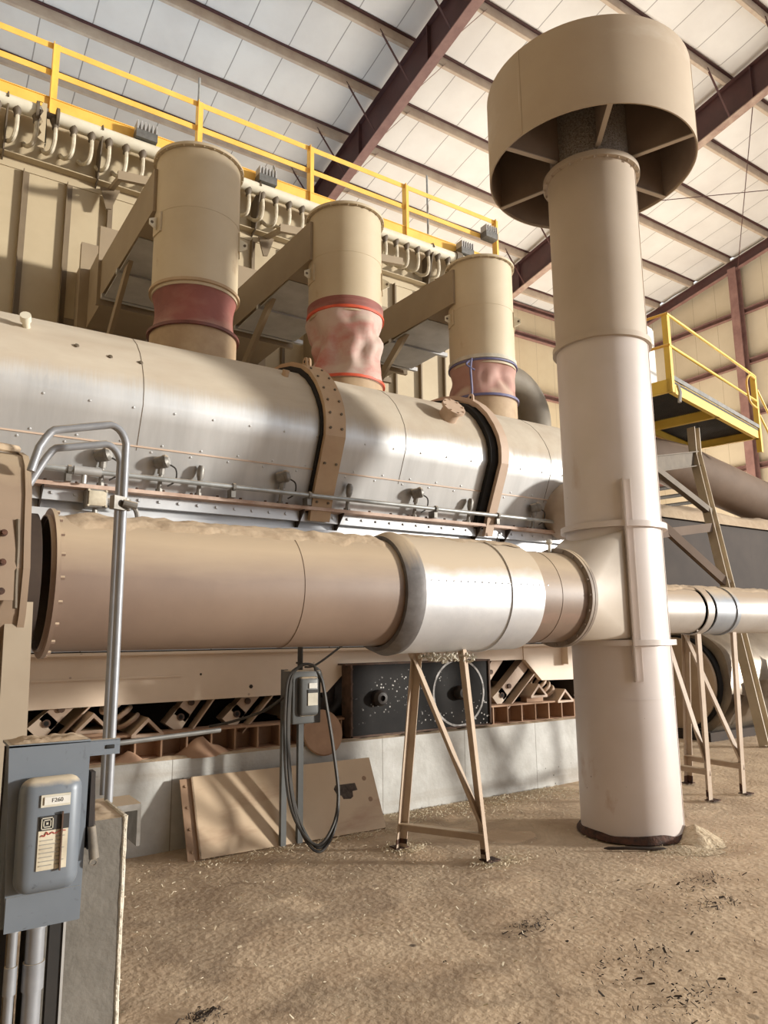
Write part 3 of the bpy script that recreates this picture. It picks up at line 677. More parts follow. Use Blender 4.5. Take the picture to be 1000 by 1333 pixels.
# ------------------------------------------------------------------ instruments along the hood
def probe(x, s, big, lab):
    y, z = on_hood(s); t = thing('temperature_probe', lab, 'probe', (x, 5.9, 2.785), 'probes along the dryer hood')
    m = MB(); m.cyl((x, 5.9, 2.785), (x, 5.86, 2.93), .018, n=10); m.cyl((x, 5.9, 2.785), (x, 5.9, 2.81), .03, n=8); obj('stem', m, 'cast', t)
    h = V((x, 5.80, 3.03))
    if big:
        m = MB(); m.lathe(h+V((-.055, .05, -.02)), (.8, -.55, .2), [(0, 0), (.045, 0), (.05, .02), (.05, .07), (.055, .075), (.055, .10), (.035, .12), (0, .12)], 18); obj('head', m, 'cast', t)
        m = MB(); m.tube(smooth_path([h+V((.03, 0, -.02)), h+V((.10, -.01, -.06)), h+V((.11, .02, -.15)), h+V((.05, .04, -.2))], 5), .007, 6); obj('lead', m, 'cable', t)
        m = MB(); m.cyl((x, 5.86, 2.93), h+V((0, .03, 0)), .03, n=10); obj('neck', m, 'cast', t)
    else:
        m = MB(); m.lathe((x, 5.86, 2.91), (0, -.2, .95), [(0, 0), (.02, 0), (.032, .04), (.034, .10), (.02, .13), (0, .13)], 12); obj('head', m, 'cast', t)
for x, s, big, lab in ((1.20, .3, 1, 'grey temperature probe with round head, leftmost on the hood'), (1.66, .3, 1, 'grey temperature probe just right of the upright rail'), (1.99, .3, 0, 'small dusty probe between the rail and the shaded hood part'), (2.75, .3, 1, 'grey temperature probe in the stack shadow left of the tan strap'), (3.45, .3, 0, 'small dark probe just right of the tan bolted strap'), (4.24, .3, 1, 'grey temperature probe midway between the two straps'), (4.95, .3, 0, 'small dark probe left of the pale right strap'), (5.9, .3, 1, 'grey temperature probe nearest the stack')):
    probe(x, s, big, lab)
t = thing('conduit_run', 'thin grey conduit running along the foot of the dryer hood', 'conduit', (3.5, 5.80, 2.87))
m = MB(); m.cyl((.55, 5.80, 2.875), (6.6, 5.80, 2.875), .021, n=12); obj('pipe', m, 'conduit', t)
m = MB(); m.cyl((.98, 5.80, 2.875), (1.18, 5.80, 2.875), .036, n=12); m.cyl((1.06, 5.80, 2.875), (1.06, 5.82, 2.78), .02, n=10); obj('tee_fitting', m, 'galv', t)
for x in (.95, 2.27, 3.0, 4.45, 5.3):
    m = MB(); m.cyl((x-.012, 5.80, 2.875), (x+.012, 5.80, 2.875), .034, n=10); m.b2(x-.02, x+.02, 5.80, 5.9, 2.785, 2.86); obj('clip', m, 'cast', t, 0)
t = thing('junction_box', 'small tan cast junction box below the ledge beside the upright rail', 'junction box', (1.17, 5.86, 2.6))
m = MB(); m.rbox(1.09, 1.25, 5.83, 5.96, 2.60, 2.75, .012); obj('body', m, 'cast', t)
m = MB(); m.rbox(1.105, 1.235, 5.82, 5.835, 2.615, 2.735, .006, 2)
for a in (1.105, 1.235):
    for b_ in (2.615, 2.735): m.bolt((a, 5.825, b_), (0, -1, 0), .009, .01)
obj('cover', m, 'hose', t)
m = MB(); m.cyl((1.17, 5.9, 2.60), (1.17, 5.9, 2.42), .02, n=10); m.cyl((1.17, 5.9, 2.57), (1.17, 5.9, 2.52), .032, n=8); obj('lower_fitting', m, 'cast', t)
m = MB(); m.cyl((1.25, 5.9, 2.67), (1.33, 5.9, 2.67), .028, n=10); m.tube(smooth_path([(1.33, 5.9, 2.67), (1.44, 5.9, 2.66), (1.5, 5.92, 2.58), (1.5, 5.93, 2.4), (1.49, 5.95, 2.2)], 5), .02, 8); obj('flexible_lead', m, 'cast', t)
m = MB(); m.tube([(5.3, 5.8, 2.7), (5.32, 5.9, 2.5), (5.33, 5.95, 2.2)], .008, 6); tag(obj('loose_wire', m, 'cable'), 'thin dark wire hanging under the ledge below the pale strap', 'wire')

# ------------------------------------------------------------------ exhaust stack
SX, SY, SR = 5.15, 4.163, .405
st = thing('exhaust_stack', 'tall beige exhaust stack with a wide open drum cap', 'stack', (SX, SY, 0))
def sleg(z0, z1, material, name):
    m = MB(); m.pipe((SX, SY, z0), (SX, SY, z1), SR, .012, 72)
    a = math.radians(-62); x, y = SX+math.cos(a)*(SR+.001), SY+math.sin(a)*(SR+.001); m.box((x, y, (z0+z1)/2), (.006, .02, z1-z0), a)
    return obj(name, m, material, st)
sleg(.02, 1.53, 'stack_low', 'lower_barrel'); sleg(1.53, 2.48, 'stack', 'tee_barrel'); sleg(2.48, 4.16, 'stack', 'middle_barrel'); sleg(4.16, 5.87, 'stack_top', 'upper_barrel')
m = MB()
n = 90; pr = []
m.lathe((SX, SY, 0), (0, 0, 1), [(SR-.01, 0), (SR+.03, 0), (SR+.026, .025), (SR+.008, .05), (SR-.01, .05)], 72)
for v in m.bm.verts: v.co += V((nz(v.co, 9)*.012, nz(v.co+V((5, 0, 0)), 9)*.012, nz(v.co+V((0, 7, 0)), 7)*.02 if v.co.z > .01 else 0))
obj('rusty_base_ring', m, 'rust', st)
for z, rr, w, nm in ((1.525, .452, .045, 'ring_flange'), (2.495, .448, .05, 'ring_flange'), (4.165, .437, .05, 'ring_flange')):
    m = MB(); m.ring((SX, SY, z), (0, 0, 1), SR-.02, rr, w, 72); obj(nm, m, 'stack' if z < 4 else 'stack_top', st)
m = MB(); m.ring((SX, SY, 1.08), (0, 0, 1), SR-.002, SR+.003, .008, 72); obj('weld_seam', m, 'stack_low', st)
m = MB(); m.ring((SX, SY, 5.875), (0, 0, 1), SR-.04, .447, .05, 72)
for k in range(24):
    a = 2*PI*k/24; m.bolt((SX+.43*math.cos(a), SY+.43*math.sin(a), 5.85), (0, 0, -1), .01, .02)
obj('top_flange', m, 'stack_top', st)
# stiffener angle in front of the tee
a = math.radians(-129); d = V((math.cos(a), math.sin(a), 0)); s_ = V((-d.y, d.x, 0)); p = V((SX, SY, 0))+d*(SR-.005)
m = MB(); m.ell(p+V((0, 0, 1.22)), p+V((0, 0, 2.87)), .075, .012, d, s_); obj('stiffener', m, 'stack', st, 0)
# square to round transition
PY, PZ, PR = 4.163, 1.893, .358
FX = 4.42
m = MB(); n = 64; hw = .325; cx_ = SX-math.sqrt(SR**2-hw**2)-.006
A = [m.bm.verts.new((FX, PY+PR*math.cos(2*PI*k/n), PZ+PR*math.sin(2*PI*k/n))) for k in range(n)]
K = [m.bm.verts.new((cx_, PY+hw*a, z)) for a, z in ((1, 2.45), (-1, 2.45), (-1, 1.56), (1, 1.56))]
for q in range(4):                       # a fan of cones at each corner, a flat gusset between
    for k in range(q*n//4, (q+1)*n//4): m.face((A[k], A[(k+1) % n], K[q]))
    m.face((A[q*n//4], K[q], K[q-1]))
obj('tee_transition', m, 'tee', st, 9)
# drum cap
CR, cz0, cz1 = .955, 5.95, 6.80
m = MB(); m.lathe((SX, SY, cz0), (0, 0, 1), [(CR, 0), (CR, cz1-cz0), (0, cz1-cz0+.05), (0, cz1-cz0+.035), (CR-.012, cz1-cz0-.012), (CR-.012, 0)], 96, close=True)
cap = obj('cap_drum', m, 'cap', st)
for a in (-1.05, 1.4, 3.2):
    m = MB(); m.box((SX+math.cos(a)*(CR+.001), SY+math.sin(a)*(CR+.001), (cz0+cz1)/2), (.005, .025, cz1-cz0-.02), a); obj('drum_seam', m, 'cap', cap)
m = MB(); m.cyl((SX, SY, 5.88), (SX, SY, cz1), .37, n=48); obj('mesh_core', m, 'mesh', cap)
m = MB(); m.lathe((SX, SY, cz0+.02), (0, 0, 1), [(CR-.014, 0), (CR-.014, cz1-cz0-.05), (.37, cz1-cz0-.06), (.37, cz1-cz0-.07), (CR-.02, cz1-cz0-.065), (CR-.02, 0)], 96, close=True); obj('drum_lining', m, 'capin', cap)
for k in range(6):
    a = math.radians(218.9+12+360*k/6); d = V((math.cos(a), math.sin(a), 0)); c = V((SX, SY, 0))
    m = MB(); m.prism([c+d*.36+V((0, 0, 5.97)), c+d*.94+V((0, 0, 5.955)), c+d*.94+V((0, 0, 6.74)), c+d*.36+V((0, 0, 6.74))], V((-d.y, d.x, 0))*.008)
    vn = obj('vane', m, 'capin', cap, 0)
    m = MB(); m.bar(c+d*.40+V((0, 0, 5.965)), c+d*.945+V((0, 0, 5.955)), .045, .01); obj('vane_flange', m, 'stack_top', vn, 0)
# dust around the stack foot
def pile(name, cx, cy, rx, ry, h, material, lab, cat, seed=0, z0=-.012, n=40, rot=0., p=1.6):
    m = MB()
    def f(u, v):
        a = 2*PI*u; q = v
        rr = 1.+.3*nz((math.cos(a)*1.2+seed, math.sin(a)*1.2, seed))
        x = q*rr*rx*math.cos(a); y = q*rr*ry*math.sin(a)
        z = h*(1-q)**1. if p == 1 else h*(1-q**p)
        z = z*(1+.35*nz((x*7+seed, y*7, 0)))+z0
        return (cx+x*math.cos(rot)-y*math.sin(rot), cy+x*math.sin(rot)+y*math.cos(rot), z)
    m.grid(f, n, 14); bmesh.ops.remove_doubles(m.bm, verts=m.bm.verts[:], dist=1e-5)
    return tag(obj(name, m, material, smooth=60), lab, cat)
pile('sawdust_mound', 5.36, 3.72, .30, .20, .12, 'pile', 'pale sawdust heaped against the right foot of the stack', 'sawdust', 2, p=1, rot=.9)
pile('sawdust_mound', 5.02, 3.62, .3, .12, .035, 'pile', 'thin pale sawdust spread in front of the stack foot', 'sawdust', 5, p=1, rot=-.7)

# ------------------------------------------------------------------ main duct
dp = thing('horizontal_duct', 'long tan round duct running from the fan to the stack', 'duct', (2.6, PY, PZ-PR))
m = MB(); m.pipe((.57, PY, PZ), (FX, PY, PZ), PR, .008, 72)
for x in (1.95, 4.10): m.ring((x, PY, PZ), (1, 0, 0), PR-.002, PR+.003, .01, 72)
obj('pipe', m, 'pipe', dp)
m = MB(); m.ring((.60, PY, PZ), (1, 0, 0), PR-.02, PR+.035, .02, 72)
for k in range(20):
    a = 2*PI*k/20; m.bolt((.61, PY+(PR+.02)*math.cos(a), PZ+(PR+.02)*math.sin(a)), (1, 0, 0), .011, .02)
obj('left_flange', m, 'pipe', dp)
m = MB(); m.ring((FX-.03, PY, PZ), (1, 0, 0), PR-.02, PR+.04, .028, 72); m.ring((FX+.005, PY, PZ), (1, 0, 0), PR-.02, PR+.04, .028, 72)
for k in range(20):
    a = 2*PI*k/20; m.bolt((FX-.044, PY+(PR+.022)*math.cos(a), PZ+(PR+.022)*math.sin(a)), (-1, 0, 0), .011, .015)
obj('right_flange', m, 'flange', dp)
m = MB(); m.lathe((4.30, PY-.05, PZ+PR), (0, 0, 1), [(.014, 0), (.014, .06), (.03, .075), (.02, .1), (0, .105)], 12); obj('white_knob', m, 'white', dp)
JR = .41
m = MB(); m.lathe((2.78, PY, PZ-.005), (1, 0, 0), [(PR, 0), (JR, 0), (JR-.005, .6), (JR-.012, 1.09), (PR, 1.09)], 96, close=True)
for v in m.bm.verts:
    if v.co.z < PZ-.2:
        k = min((PZ-.2-v.co.z)/.2, 1); v.co.z -= .035*k*max(0, nz((v.co.x*3, v.co.y*3, 1)))
m.ring((3.55, PY, PZ-.005), (1, 0, 0), JR-.006, JR+.002, .012, 96)
for k in range(18): m.dome((2.84+.062*k, PY-JR*.985, PZ+.06), (0, -1, .15), .007)
jk = obj('insulation_jacket', m, 'jacket', dp, 30)
m = MB(); m.lathe((2.79, PY, PZ-.005), (-1, 0, 0), [(PR+.002, 0), (JR+.004, 0), (JR+.012, .05), (JR-.02, .13), (PR+.002, .13)], 96, close=True); obj('jacket_end_band', m, 'jacketend', jk)
m = MB()
for k in range(70):
    x = 3.05+random.random()*.36; y = PY-.17+random.random()*.28; z = PZ-JR-.01-random.random()*.05
    d = V((random.uniform(-1, 1), random.uniform(-1, 1), random.uniform(-.7, .5))); m.tube([V((x, y, z))-d*.02, V((x, y, z))+V((random.uniform(-.01, .01), 0, -.012)), V((x, y, z))+d*.02], .005+.004*random.random(), 5)
obj('torn_insulation', m, 'cream', jk)
def dust_strip(x0, x1, cy, cz, rr, lab, parent, half=.75, seed=0, th=.02):
    m = MB(); nx = int((x1-x0)/.03); na = 22
    def f(u, v):
        x = x0+(x1-x0)*u; wob = .25*nz((x*3, seed, 0))+.12*nz((x*9, seed, 2))
        a = PI/2+.12+(v-.5)*2*(half+wob)
        edge = max(0., 1-abs(2*v-1)**3)
        t = edge*th*(.55+.8*abs(nz((x*4, v*5, seed)))+.5*nz((x*13, v*9, seed)))*min(1, 25*min(u, 1-u))
        return (x, cy-(rr+max(t, 0)-.003)*math.cos(PI-a), cz+(rr+max(t, 0)-.003)*math.sin(a))
    m.grid(f, nx, na)
    return obj(lab, m, 'dustlay', parent, 60)
dust_strip(.65, 2.66, PY, PZ, PR, 'dust_layer', dp, .55, 1, .03)
dust_strip(2.8, 3.86, PY, PZ, JR-.006, 'dust_layer', dp, .30, 4, .014)

# ------------------------------------------------------------------ fan housing at the left
fh = thing('fan_housing', 'tan fan housing at the left edge, feeding the round duct', 'fan housing', (0, 4.1, 1.0))
vol = [(4.04, 2.54), (3.72, 2.465), (3.5, 2.40), (3.39, 2.33), (3.30, 2.2), (3.25, 2.04), (3.19, 1.88), (3.22, 1.70), (3.30, 1.58), (3.38, 1.50), (3.46, 1.42), (3.75, 1.25), (4.15, 1.15), (4.8, 1.3), (5.1, 1.8), (4.9, 2.3), (4.5, 2.55)]
m = MB(); m.prism([(-.9, y, z) for y, z in vol], (1.28, 0, 0)); obj('scroll', m, 'fan', fh, 30)
m = MB(); m.prism([(.375, 4.1+(y-4.1)*1.012, 1.85+(z-1.85)*1.012) for y, z in vol], (.025, 0, 0)); obj('side_plate', m, 'fan', fh, 30)
m = MB()
m.prism([(.20, 3.243, 2.08), (.345, 3.243, 2.08), (.345, 3.155, 1.75), (.20, 3.155, 1.75)], (0, .02, 0)); m.prism([(.0, 3.245, 2.085), (.25, 3.245, 2.085), (.25, 3.165, 1.75), (.0, 3.165, 1.75)], (0, .02, 0))
ap = obj('access_plate', m, 'fan', fh, 0)
for z in (2.02, 1.90, 1.785):
    m = MB(); m.lathe((.30, 3.20-(1.9-z)*.25, z), (0, -1, 0), [(.014, 0), (.014, .02), (.008, .02), (.008, .03), (0, .03)], 12); obj('bolt', m, 'rust', ap)
m = MB(); m.tube([(.352+.012*nz((z*5, 0, 0)), 3.235-(2.06-z)*.2, z) for z in [1.72+.03*i for i in range(13)]], .009, 6); obj('caked_seam', m, 'bracket', fh)
m = MB(); m.ring((.45, PY, PZ), (1, 0, 0), .30, .36, .16, 60); obj('inlet_collar', m, 'dark', fh)
m = MB(); m.tube(smooth_path([(-.5, 3.6, 2.46), (0, 3.55, 2.47), (.3, 3.6, 2.46), (.37, 3.7, 2.48)], 4), .02, 8); obj('top_dust', m, 'dustlay', fh)
m = MB(); m.prism([(.43, 3.26, 1.75), (.43, 2.98, .02), (.43, 3.7, .02), (.43, 3.62, 1.75)], (-.10, 0, 0)); obj('pedestal', m, 'pedestal', fh, 0)
m = MB(); m.b2(-.9, .42, 3.2, 4.2, -.01, 1.0); obj('pedestal_block', m, 'dark', fh, 0)

# ------------------------------------------------------------------ angle iron stands
def stand(name_lab, near_foot, far_foot, near_top, far_top, diag, cross_z, group=None, mt='angle'):
    nf, ff, nt, ft = (V(p) for p in (near_foot, far_foot, near_top, far_top))
    t = thing('pipe_stand', name_lab, 'pipe stand', ((nf.x+ff.x)/2, (nf.y+ff.y)/2, 0), group)
    side = (ff-nf).normalized(); out = V((side.y, -side.x, 0))
    if out.x > 0: out = -out
    for f_, t_, sd in ((nf, nt, side), (ff, ft, -side)):
        m = MB(); m.ell(f_, t_, .062, .008, sd, out); lg = obj('leg', m, mt, t, 0)
        m = MB(); m.box((f_.x, f_.y, .004), (.12, .1, .008)); q = f_+(t_-f_)*.05; m.ell(f_+V((0, 0, .004)), q, .064, .0085, sd, out); obj('rusty_foot', m, 'rust', lg, 0)
    at = lambda a, b_, z: a+(b_-a)*((z-a.z)/(b_.z-a.z))
    cA = at(nf, nt, cross_z); cB = at(ff, ft, cross_z)
    m = MB(); m.ell(cA, cB, .062, .008, (0, 0, -1), out); obj('crossbar', m, mt, t, 0)
    m = MB(); m.ell(cA+V((0, 0, .03)), at(ff, ft, ft.z-.03), .062, .008, (ft-ff).normalized().cross(out).normalized()*(-1), out); obj('diagonal', m, mt, t, 0)
    return t
stand('tan angle iron stand under the aluminium jacket, standing on open floor', (3.667, 4.233, 0), (3.318, 4.879, 0), (3.36, 4.06, 1.50), (3.17, 4.42, 1.50), 0, .20)
RY, RZ, RR = 4.3, 1.815, .226
stand('tan angle iron stand under the far pipe, nearest the stack', (6.68, 4.42, 0), (6.68, 5.06, 0), (6.38, 4.2, 1.84), (6.40, 4.6, 1.70), 0, .30, 'stands under the far pipe')
stand('tan angle iron stand under the far pipe, farther from the stack', (7.225, 4.405, 0), (7.22, 5.06, 0), (6.98, 4.2, 1.84), (7.22, 4.95, 1.68), 0, .30, 'stands under the far pipe')
rp = thing('far_pipe', 'dented grey round pipe continuing to the right of the stack', 'pipe', (8, RY, RZ-RR))
m = MB(); m.pipe((5.45, RY, RZ), (6.30, RY, RZ), RR-.006, .008, 48); m.pipe((6.86, RY, RZ), (12., RY, RZ), RR, .008, 60)
for v in m.bm.verts:
    if v.co.x > 6.9: v.co += V((0, .01*nz(v.co, 5), .01*nz(v.co, 4)))
obj('pipe', m, 'rpipe', rp)
m = MB(); m.pipe((6.32, RY, RZ), (6.42, RY, RZ), RR+.012, .01, 48); obj('coupling_band', m, 'rpipe', rp)
m = MB(); m.pipe((6.40, RY, RZ), (6.95, RY, RZ), RR-.02, .006, 48); obj('inner_sleeve', m, 'black', rp)
m = MB(); m.pipe((6.47, RY, RZ), (6.87, RY, RZ), RR+.006, .012, 48); m.ring((6.80, RY, RZ), (1, 0, 0), RR, RR+.018, .015, 48); obj('sleeve', m, 'sleeve', rp)
dust_strip(5.6, 11.9, RY, RZ, RR, 'dust_layer', rp, .5, 9, .02)

# ------------------------------------------------------------------ leaning panel
ln = thing('metal_sheet', 'large tan sheet metal panel leaning against the concrete plinth', 'panel', (2.75, 5.5, 0))
tl = math.atan2(.29, .54); T = Matrix.Translation((1.955, 5.47, .0)) @ Matrix.Rotation(math.radians(-1.9), 4, 'Z') @ Matrix.Rotation(-tl+0., 4, 'X')
def lp(mb):
    bmesh.ops.transform(mb.bm, matrix=T, verts=mb.bm.verts[:]); return mb
m = MB(); m.b2(0, 1.60, 0, .012, 0, .605); obj('face_sheet', lp(m), 'panel', ln, 0)
m = MB(); m.b2(-.085, 0, .02, .032, 0, .60); m.b2(-.002, .012, 0, .09, 0, .605); m.b2(0, 1.6, .012, .09, .593, .605); m.b2(1.588, 1.6, .012, .09, 0, .605); m.b2(0, 1.6, .012, .09, 0, .012)
for k in range(4): m.bolt((-.045, .02, .06+.16*k), (0, -1, 0), .011, .01)
obj('folded_edge', lp(m), 'panele', ln, 0)
m = MB(); m.prism([(1.21, -.003, .40), (1.40, -.003, .40), (1.41, -.003, .34), (1.36, -.003, .335), (1.355, -.003, .29), (1.33, -.003, .275), (1.26, -.003, .28), (1.25, -.003, .31), (1.21, -.003, .32), (1.19, -.003, .37)], (0, .004, 0)); obj('torn_label', lp(m), 'torn', ln, 0)
for x, z in ((1.50, .43), (1.515, .25)):
    m = MB(); m.cyl((x, -.002, z), (x, .001, z), .02, n=12); obj('stain', lp(m), 'panele', ln)

# ------------------------------------------------------------------ cable hung switch behind
s2 = thing('disconnect_switch', 'dark grey disconnect switch on a strut post hung with black cable loops', 'switch', (2.72, 5.40, 0), 'disconnect switches')
m = MB(); m.rbox(2.565, 2.815, 5.22, 5.40, .93, 1.335, .01); obj('enclosure', m, 'sw2', s2)
m = MB(); m.rbox(2.61, 2.785, 5.185, 5.23, .99, 1.29, .03); dr = obj('door_bulge', m, 'sw2', s2)
m = MB(); m.b2(2.69, 2.76, 5.178, 5.186, 1.20, 1.24); obj('name_plate', m, 'white', dr, 0)
m = MB(); m.b2(2.68, 2.765, 5.178, 5.186, 1.07, 1.165); obj('label', m, 'cream', dr, 0)
m = MB(); m.b2(2.68, 2.765, 5.177, 5.186, 1.165, 1.19); obj('label_band', m, 'ink', dr, 0)
for x, z1 in ((2.60, 1.34), (2.745, 1.62)):
    m = MB(); m.chan((x, 5.42, 0), (x, 5.42, z1 if x < 2.7 else .95), .045, .04, .006, (1, 0, 0), (0, 1, 0)); obj('strut', m, 'sw2', s2, 0)
m = MB(); m.cyl((2.71, 5.38, 1.33), (2.71, 5.38, 1.9), .022, n=10); obj('conduit', m, 'cable', s2)
def loop_pts(w, dep, ox, oy):
    xl, xr = 2.53+ox, 2.86+ox*.4
    return smooth_path([(2.80+ox, 5.24+oy, 1.33), (2.74, 5.22+oy, 1.375), (2.65, 5.22+oy, 1.38), (2.56+ox, 5.22+oy, 1.30), (xl-.01, 5.2+oy, 1.1), (xl-.03, 5.16+oy, .75), (xl-.02, 5.1+oy, .42), (xl+.05, 5.05+oy, .16+dep), (2.70+ox*.5, 5.02+oy, .035+dep), (xr-.02, 5.05+oy, .15+dep), (xr+.05, 5.1+oy, .4), (xr+.03, 5.15+oy, .75), (xr-.01, 5.18+oy, 1.05), (xr-.03, 5.22+oy, 1.25), (2.80+ox, 5.24+oy, 1.335)], 6)
for i, (w, dep, ox, oy) in enumerate(((0, 0, 0, 0), (0, .02, .022, .02), (0, .05, -.03, -.01))):
    m = MB(); m.tube(loop_pts(w, dep, ox, oy), .011, 7)
    tag(obj('cable_loop', m, 'cable'), ('black cable loop, outermost around the dark switch', 'black cable loop, innermost around the dark switch', 'thin black cable loop hanging highest on the dark switch')[i], 'cable', 'cable loops on the dark switch')
m = MB(); m.tube(smooth_path([(2.71, 5.3, 1.36), (2.8, 5.3, 1.37), (3.0, 5.35, 1.47), (3.2, 5.4, 1.6), (3.25, 5.4, 1.8)], 5), .009, 6)
tag(obj('loose_cable', m, 'cable'), 'thin black cable running up right from the dark switch', 'cable')
m = MB(); m.tube(smooth_path([(2.55, 5.3, 1.15), (2.45, 5.5, 1.02), (2.3, 5.8, .92), (2.15, 5.9, .885)], 5), .012, 6)
tag(obj('loose_cable', m, 'cable'), 'dark cable running down left from the dark switch to the frame', 'cable')

# ------------------------------------------------------------------ foreground switch
s1 = thing('disconnect_switch', 'large blue grey disconnect switch in the left foreground with a side handle', 'switch', (.42, 2.66, .70), 'disconnect switches')
m = MB(); m.b2(.315, .54, 2.62, 2.76, .735, 1.268); enc = obj('enclosure', m, 'sw', s1, 0)
m = MB(); m.prism([(.304, 2.60, 1.272), (.545, 2.60, 1.268), (.541, 2.60, .728), (.327, 2.60, .734)], (0, .02, 0)); dr = obj('door', m, 'sw', s1, 0)
m = MB(); m.rbox(.338, .520, 2.53, 2.62, .838, 1.175, .042, 5); bl = obj('door_bulge', m, 'sw', dr)
m = MB(); m.b2(.326, .536, 2.597, 2.602, .728, .828); obj('door_lip', m, 'sw', dr, 0)
m = MB(); m.b2(.304, .545, 2.6, 2.77, 1.266, 1.274); obj('rain_hood', m, 'sw', s1, 0)
m = MB(); m.b2(.395, .479, 2.5250, 2.5310, 1.092, 1.128); obj('plate_backing', m, 'cream', dr, 0)
m = MB(); m.b2(.404, .477, 2.5210, 2.5260, 1.099, 1.122); obj('name_plate', m, 'white', dr, 0)
m = MB(); m.b2(.395, .479, 2.5250, 2.5310, 1.024, 1.066); obj('label_header', m, 'ink', dr, 0)
m = MB(); m.b2(.393, .477, 2.5260, 2.5310, .91, 1.024); obj('label_sheet', m, 'hose', dr, 0)
m = MB()
for h in (.017, .011):
    for (a, b_, c, d) in ((-h, h, h-.0025, h), (-h, h, -h, -h+.0025), (-h, -h+.0025, -h, h), (h-.0025, h, -h, h)): m.b2(.416+a, .416+b_, 2.5220, 2.5260, 1.045+c, 1.045+d)
m.b2(.413, .419, 2.5220, 2.5260, 1.042, 1.048); obj('square_mark', m, 'cream', dr, 0)
m = MB()
for k in range(7): m.b2(.400, .435+.008*(k % 2), 2.5230, 2.5270, .995-.012*k, .997-.012*k)
for k in range(8): m.b2(.445, .468-.006*(k % 3), 2.5230, 2.5270, 1.003-.0115*k, 1.005-.0115*k)
obj('label_lines', m, 'inkgrey', dr, 0)
m = MB(); m.tube(smooth_path([(.400, 2.5240, 1.008), (.405, 2.5240, 1.012), (.41, 2.5240, 1.008), (.416, 2.5240, 1.02), (.422, 2.5240, 1.012), (.432, 2.5240, 1.018), (.44, 2.5240, 1.013), (.455, 2.5240, 1.02), (.47, 2.5240, 1.018)], 3), .0016, 5); obj('script_line', m, 'inkred', dr)
m = MB(); m.b2(.456, .460, 2.5150, 2.5270, .905, 1.075); obj('cover_rod', m, 'guardrust', dr, 0)
def text(s, loc, size, material, parent, name):
    cu = bpy.data.curves.new(name, 'FONT'); cu.body = s; cu.size = size; cu.extrude = .0004; cu.align_x = 'CENTER'; cu.align_y = 'CENTER'
    tmp = bpy.data.objects.new('tmp', cu); COL.objects.link(tmp); bpy.context.view_layer.update()
    me = bpy.data.meshes.new_from_object(tmp.evaluated_get(bpy.context.evaluated_depsgraph_get())); bpy.data.objects.remove(tmp)
    org = ORG[parent.name]
    me.transform(Matrix.Translation(V(loc)-org) @ Matrix.Rotation(PI/2, 4, 'X')); me.name = name
    me.materials.clear(); me.materials.append(Mt[material]); o = bpy.data.objects.new(name, me); COL.objects.link(o); o.parent = parent; ORG[o.name] = org; return o
text('F260', (.441, 2.5205, 1.111), .017, 'ink', dr, 'lettering')
m = MB(); m.tube(smooth_path([(.565, 2.66, 1.135), (.562, 2.63, 1.06), (.563, 2.62, 1.0)], 4), .014, 8); m.b2(.545, .575, 2.63, 2.72, .93, 1.09); m.prism([(.553, 2.60, 1.17), (.566, 2.60, 1.17), (.57, 2.60, .95), (.553, 2.60, .93)], (0, .05, 0)); hd = obj('handle_lever', m, 'hub', s1, 30)
m = MB(); m.cyl((.562, 2.60, 1.0), (.572, 2.585, .905), .013, .016, 12); m.ring((.571, 2.585, .893), (0, 1, 0), .008, .014, .008, 16); obj('handle_grip', m, 'handle', hd)
# strut stand and conduits
ss = thing('strut_stand', 'dark channel strut stand carrying the foreground switch', 'stand', (.42, 2.8, 0))
for x in (.335, .505):
    m = MB(); m.chan((x, 2.765, 0), (x, 2.765, 1.25), .042, .042, .005, (1, 0, 0), (0, 1, 0)); obj('strut', m, 'motor', ss, 0)
m = MB(); m.b2(.525, .533, 2.76, 2.80, 0, 1.2); obj('edge_strip', m, 'galv', ss, 0)
for x, rr, lab in ((.365, .014, 'thin galvanised conduit dropping from the foreground switch'), (.43, .027, 'thick galvanised conduit dropping from the foreground switch')):
    t = thing('conduit', lab, 'conduit', (x, 2.69, 0))
    m = MB(); m.cyl((x, 2.69, 0), (x, 2.69, .735), rr, n=18); obj('pipe', m, 'steelpipe', t)
    m = MB(); m.cyl((x, 2.69, .52), (x, 2.69, .60), rr+.005, n=18); obj('coupling', m, 'steelpipe', t)
    m = MB(); m.cyl((x, 2.69, .70), (x, 2.69, .735), rr+.006, n=12); obj('locknut', m, 'steelpipe', t)
m = MB(); m.tube(smooth_path([(.20, 2.85, 0), (.20, 2.85, .3), (.21, 2.83, .8), (.24, 2.8, 1.1), (.27, 2.78, 1.24), (.22, 2.78, 1.31), (.1, 2.78, 1.34)], 5), .024, 10)
tag(obj('flexible_conduit', m, 'hose'), 'dusty flexible conduit curling behind the foreground switch at the left edge', 'conduit')
m = MB(); m.b2(.33, .54, 2.62, 2.74, 1.274, 1.278)
def tf(u, v):
    x = .315+.225*u; y = 2.605+.15*v; e = min(u, 1-u, v, 1-v)*6
    return (x, y, 1.275+min(e, 1)*(.006+.012*abs(nz((x*30, y*30, 0)))))
m = MB(); m.grid(tf, 24, 14); tag(obj('dust_patch', m, 'dustlay', smooth=60), 'tan dust lying on top of the foreground switch', 'dust')
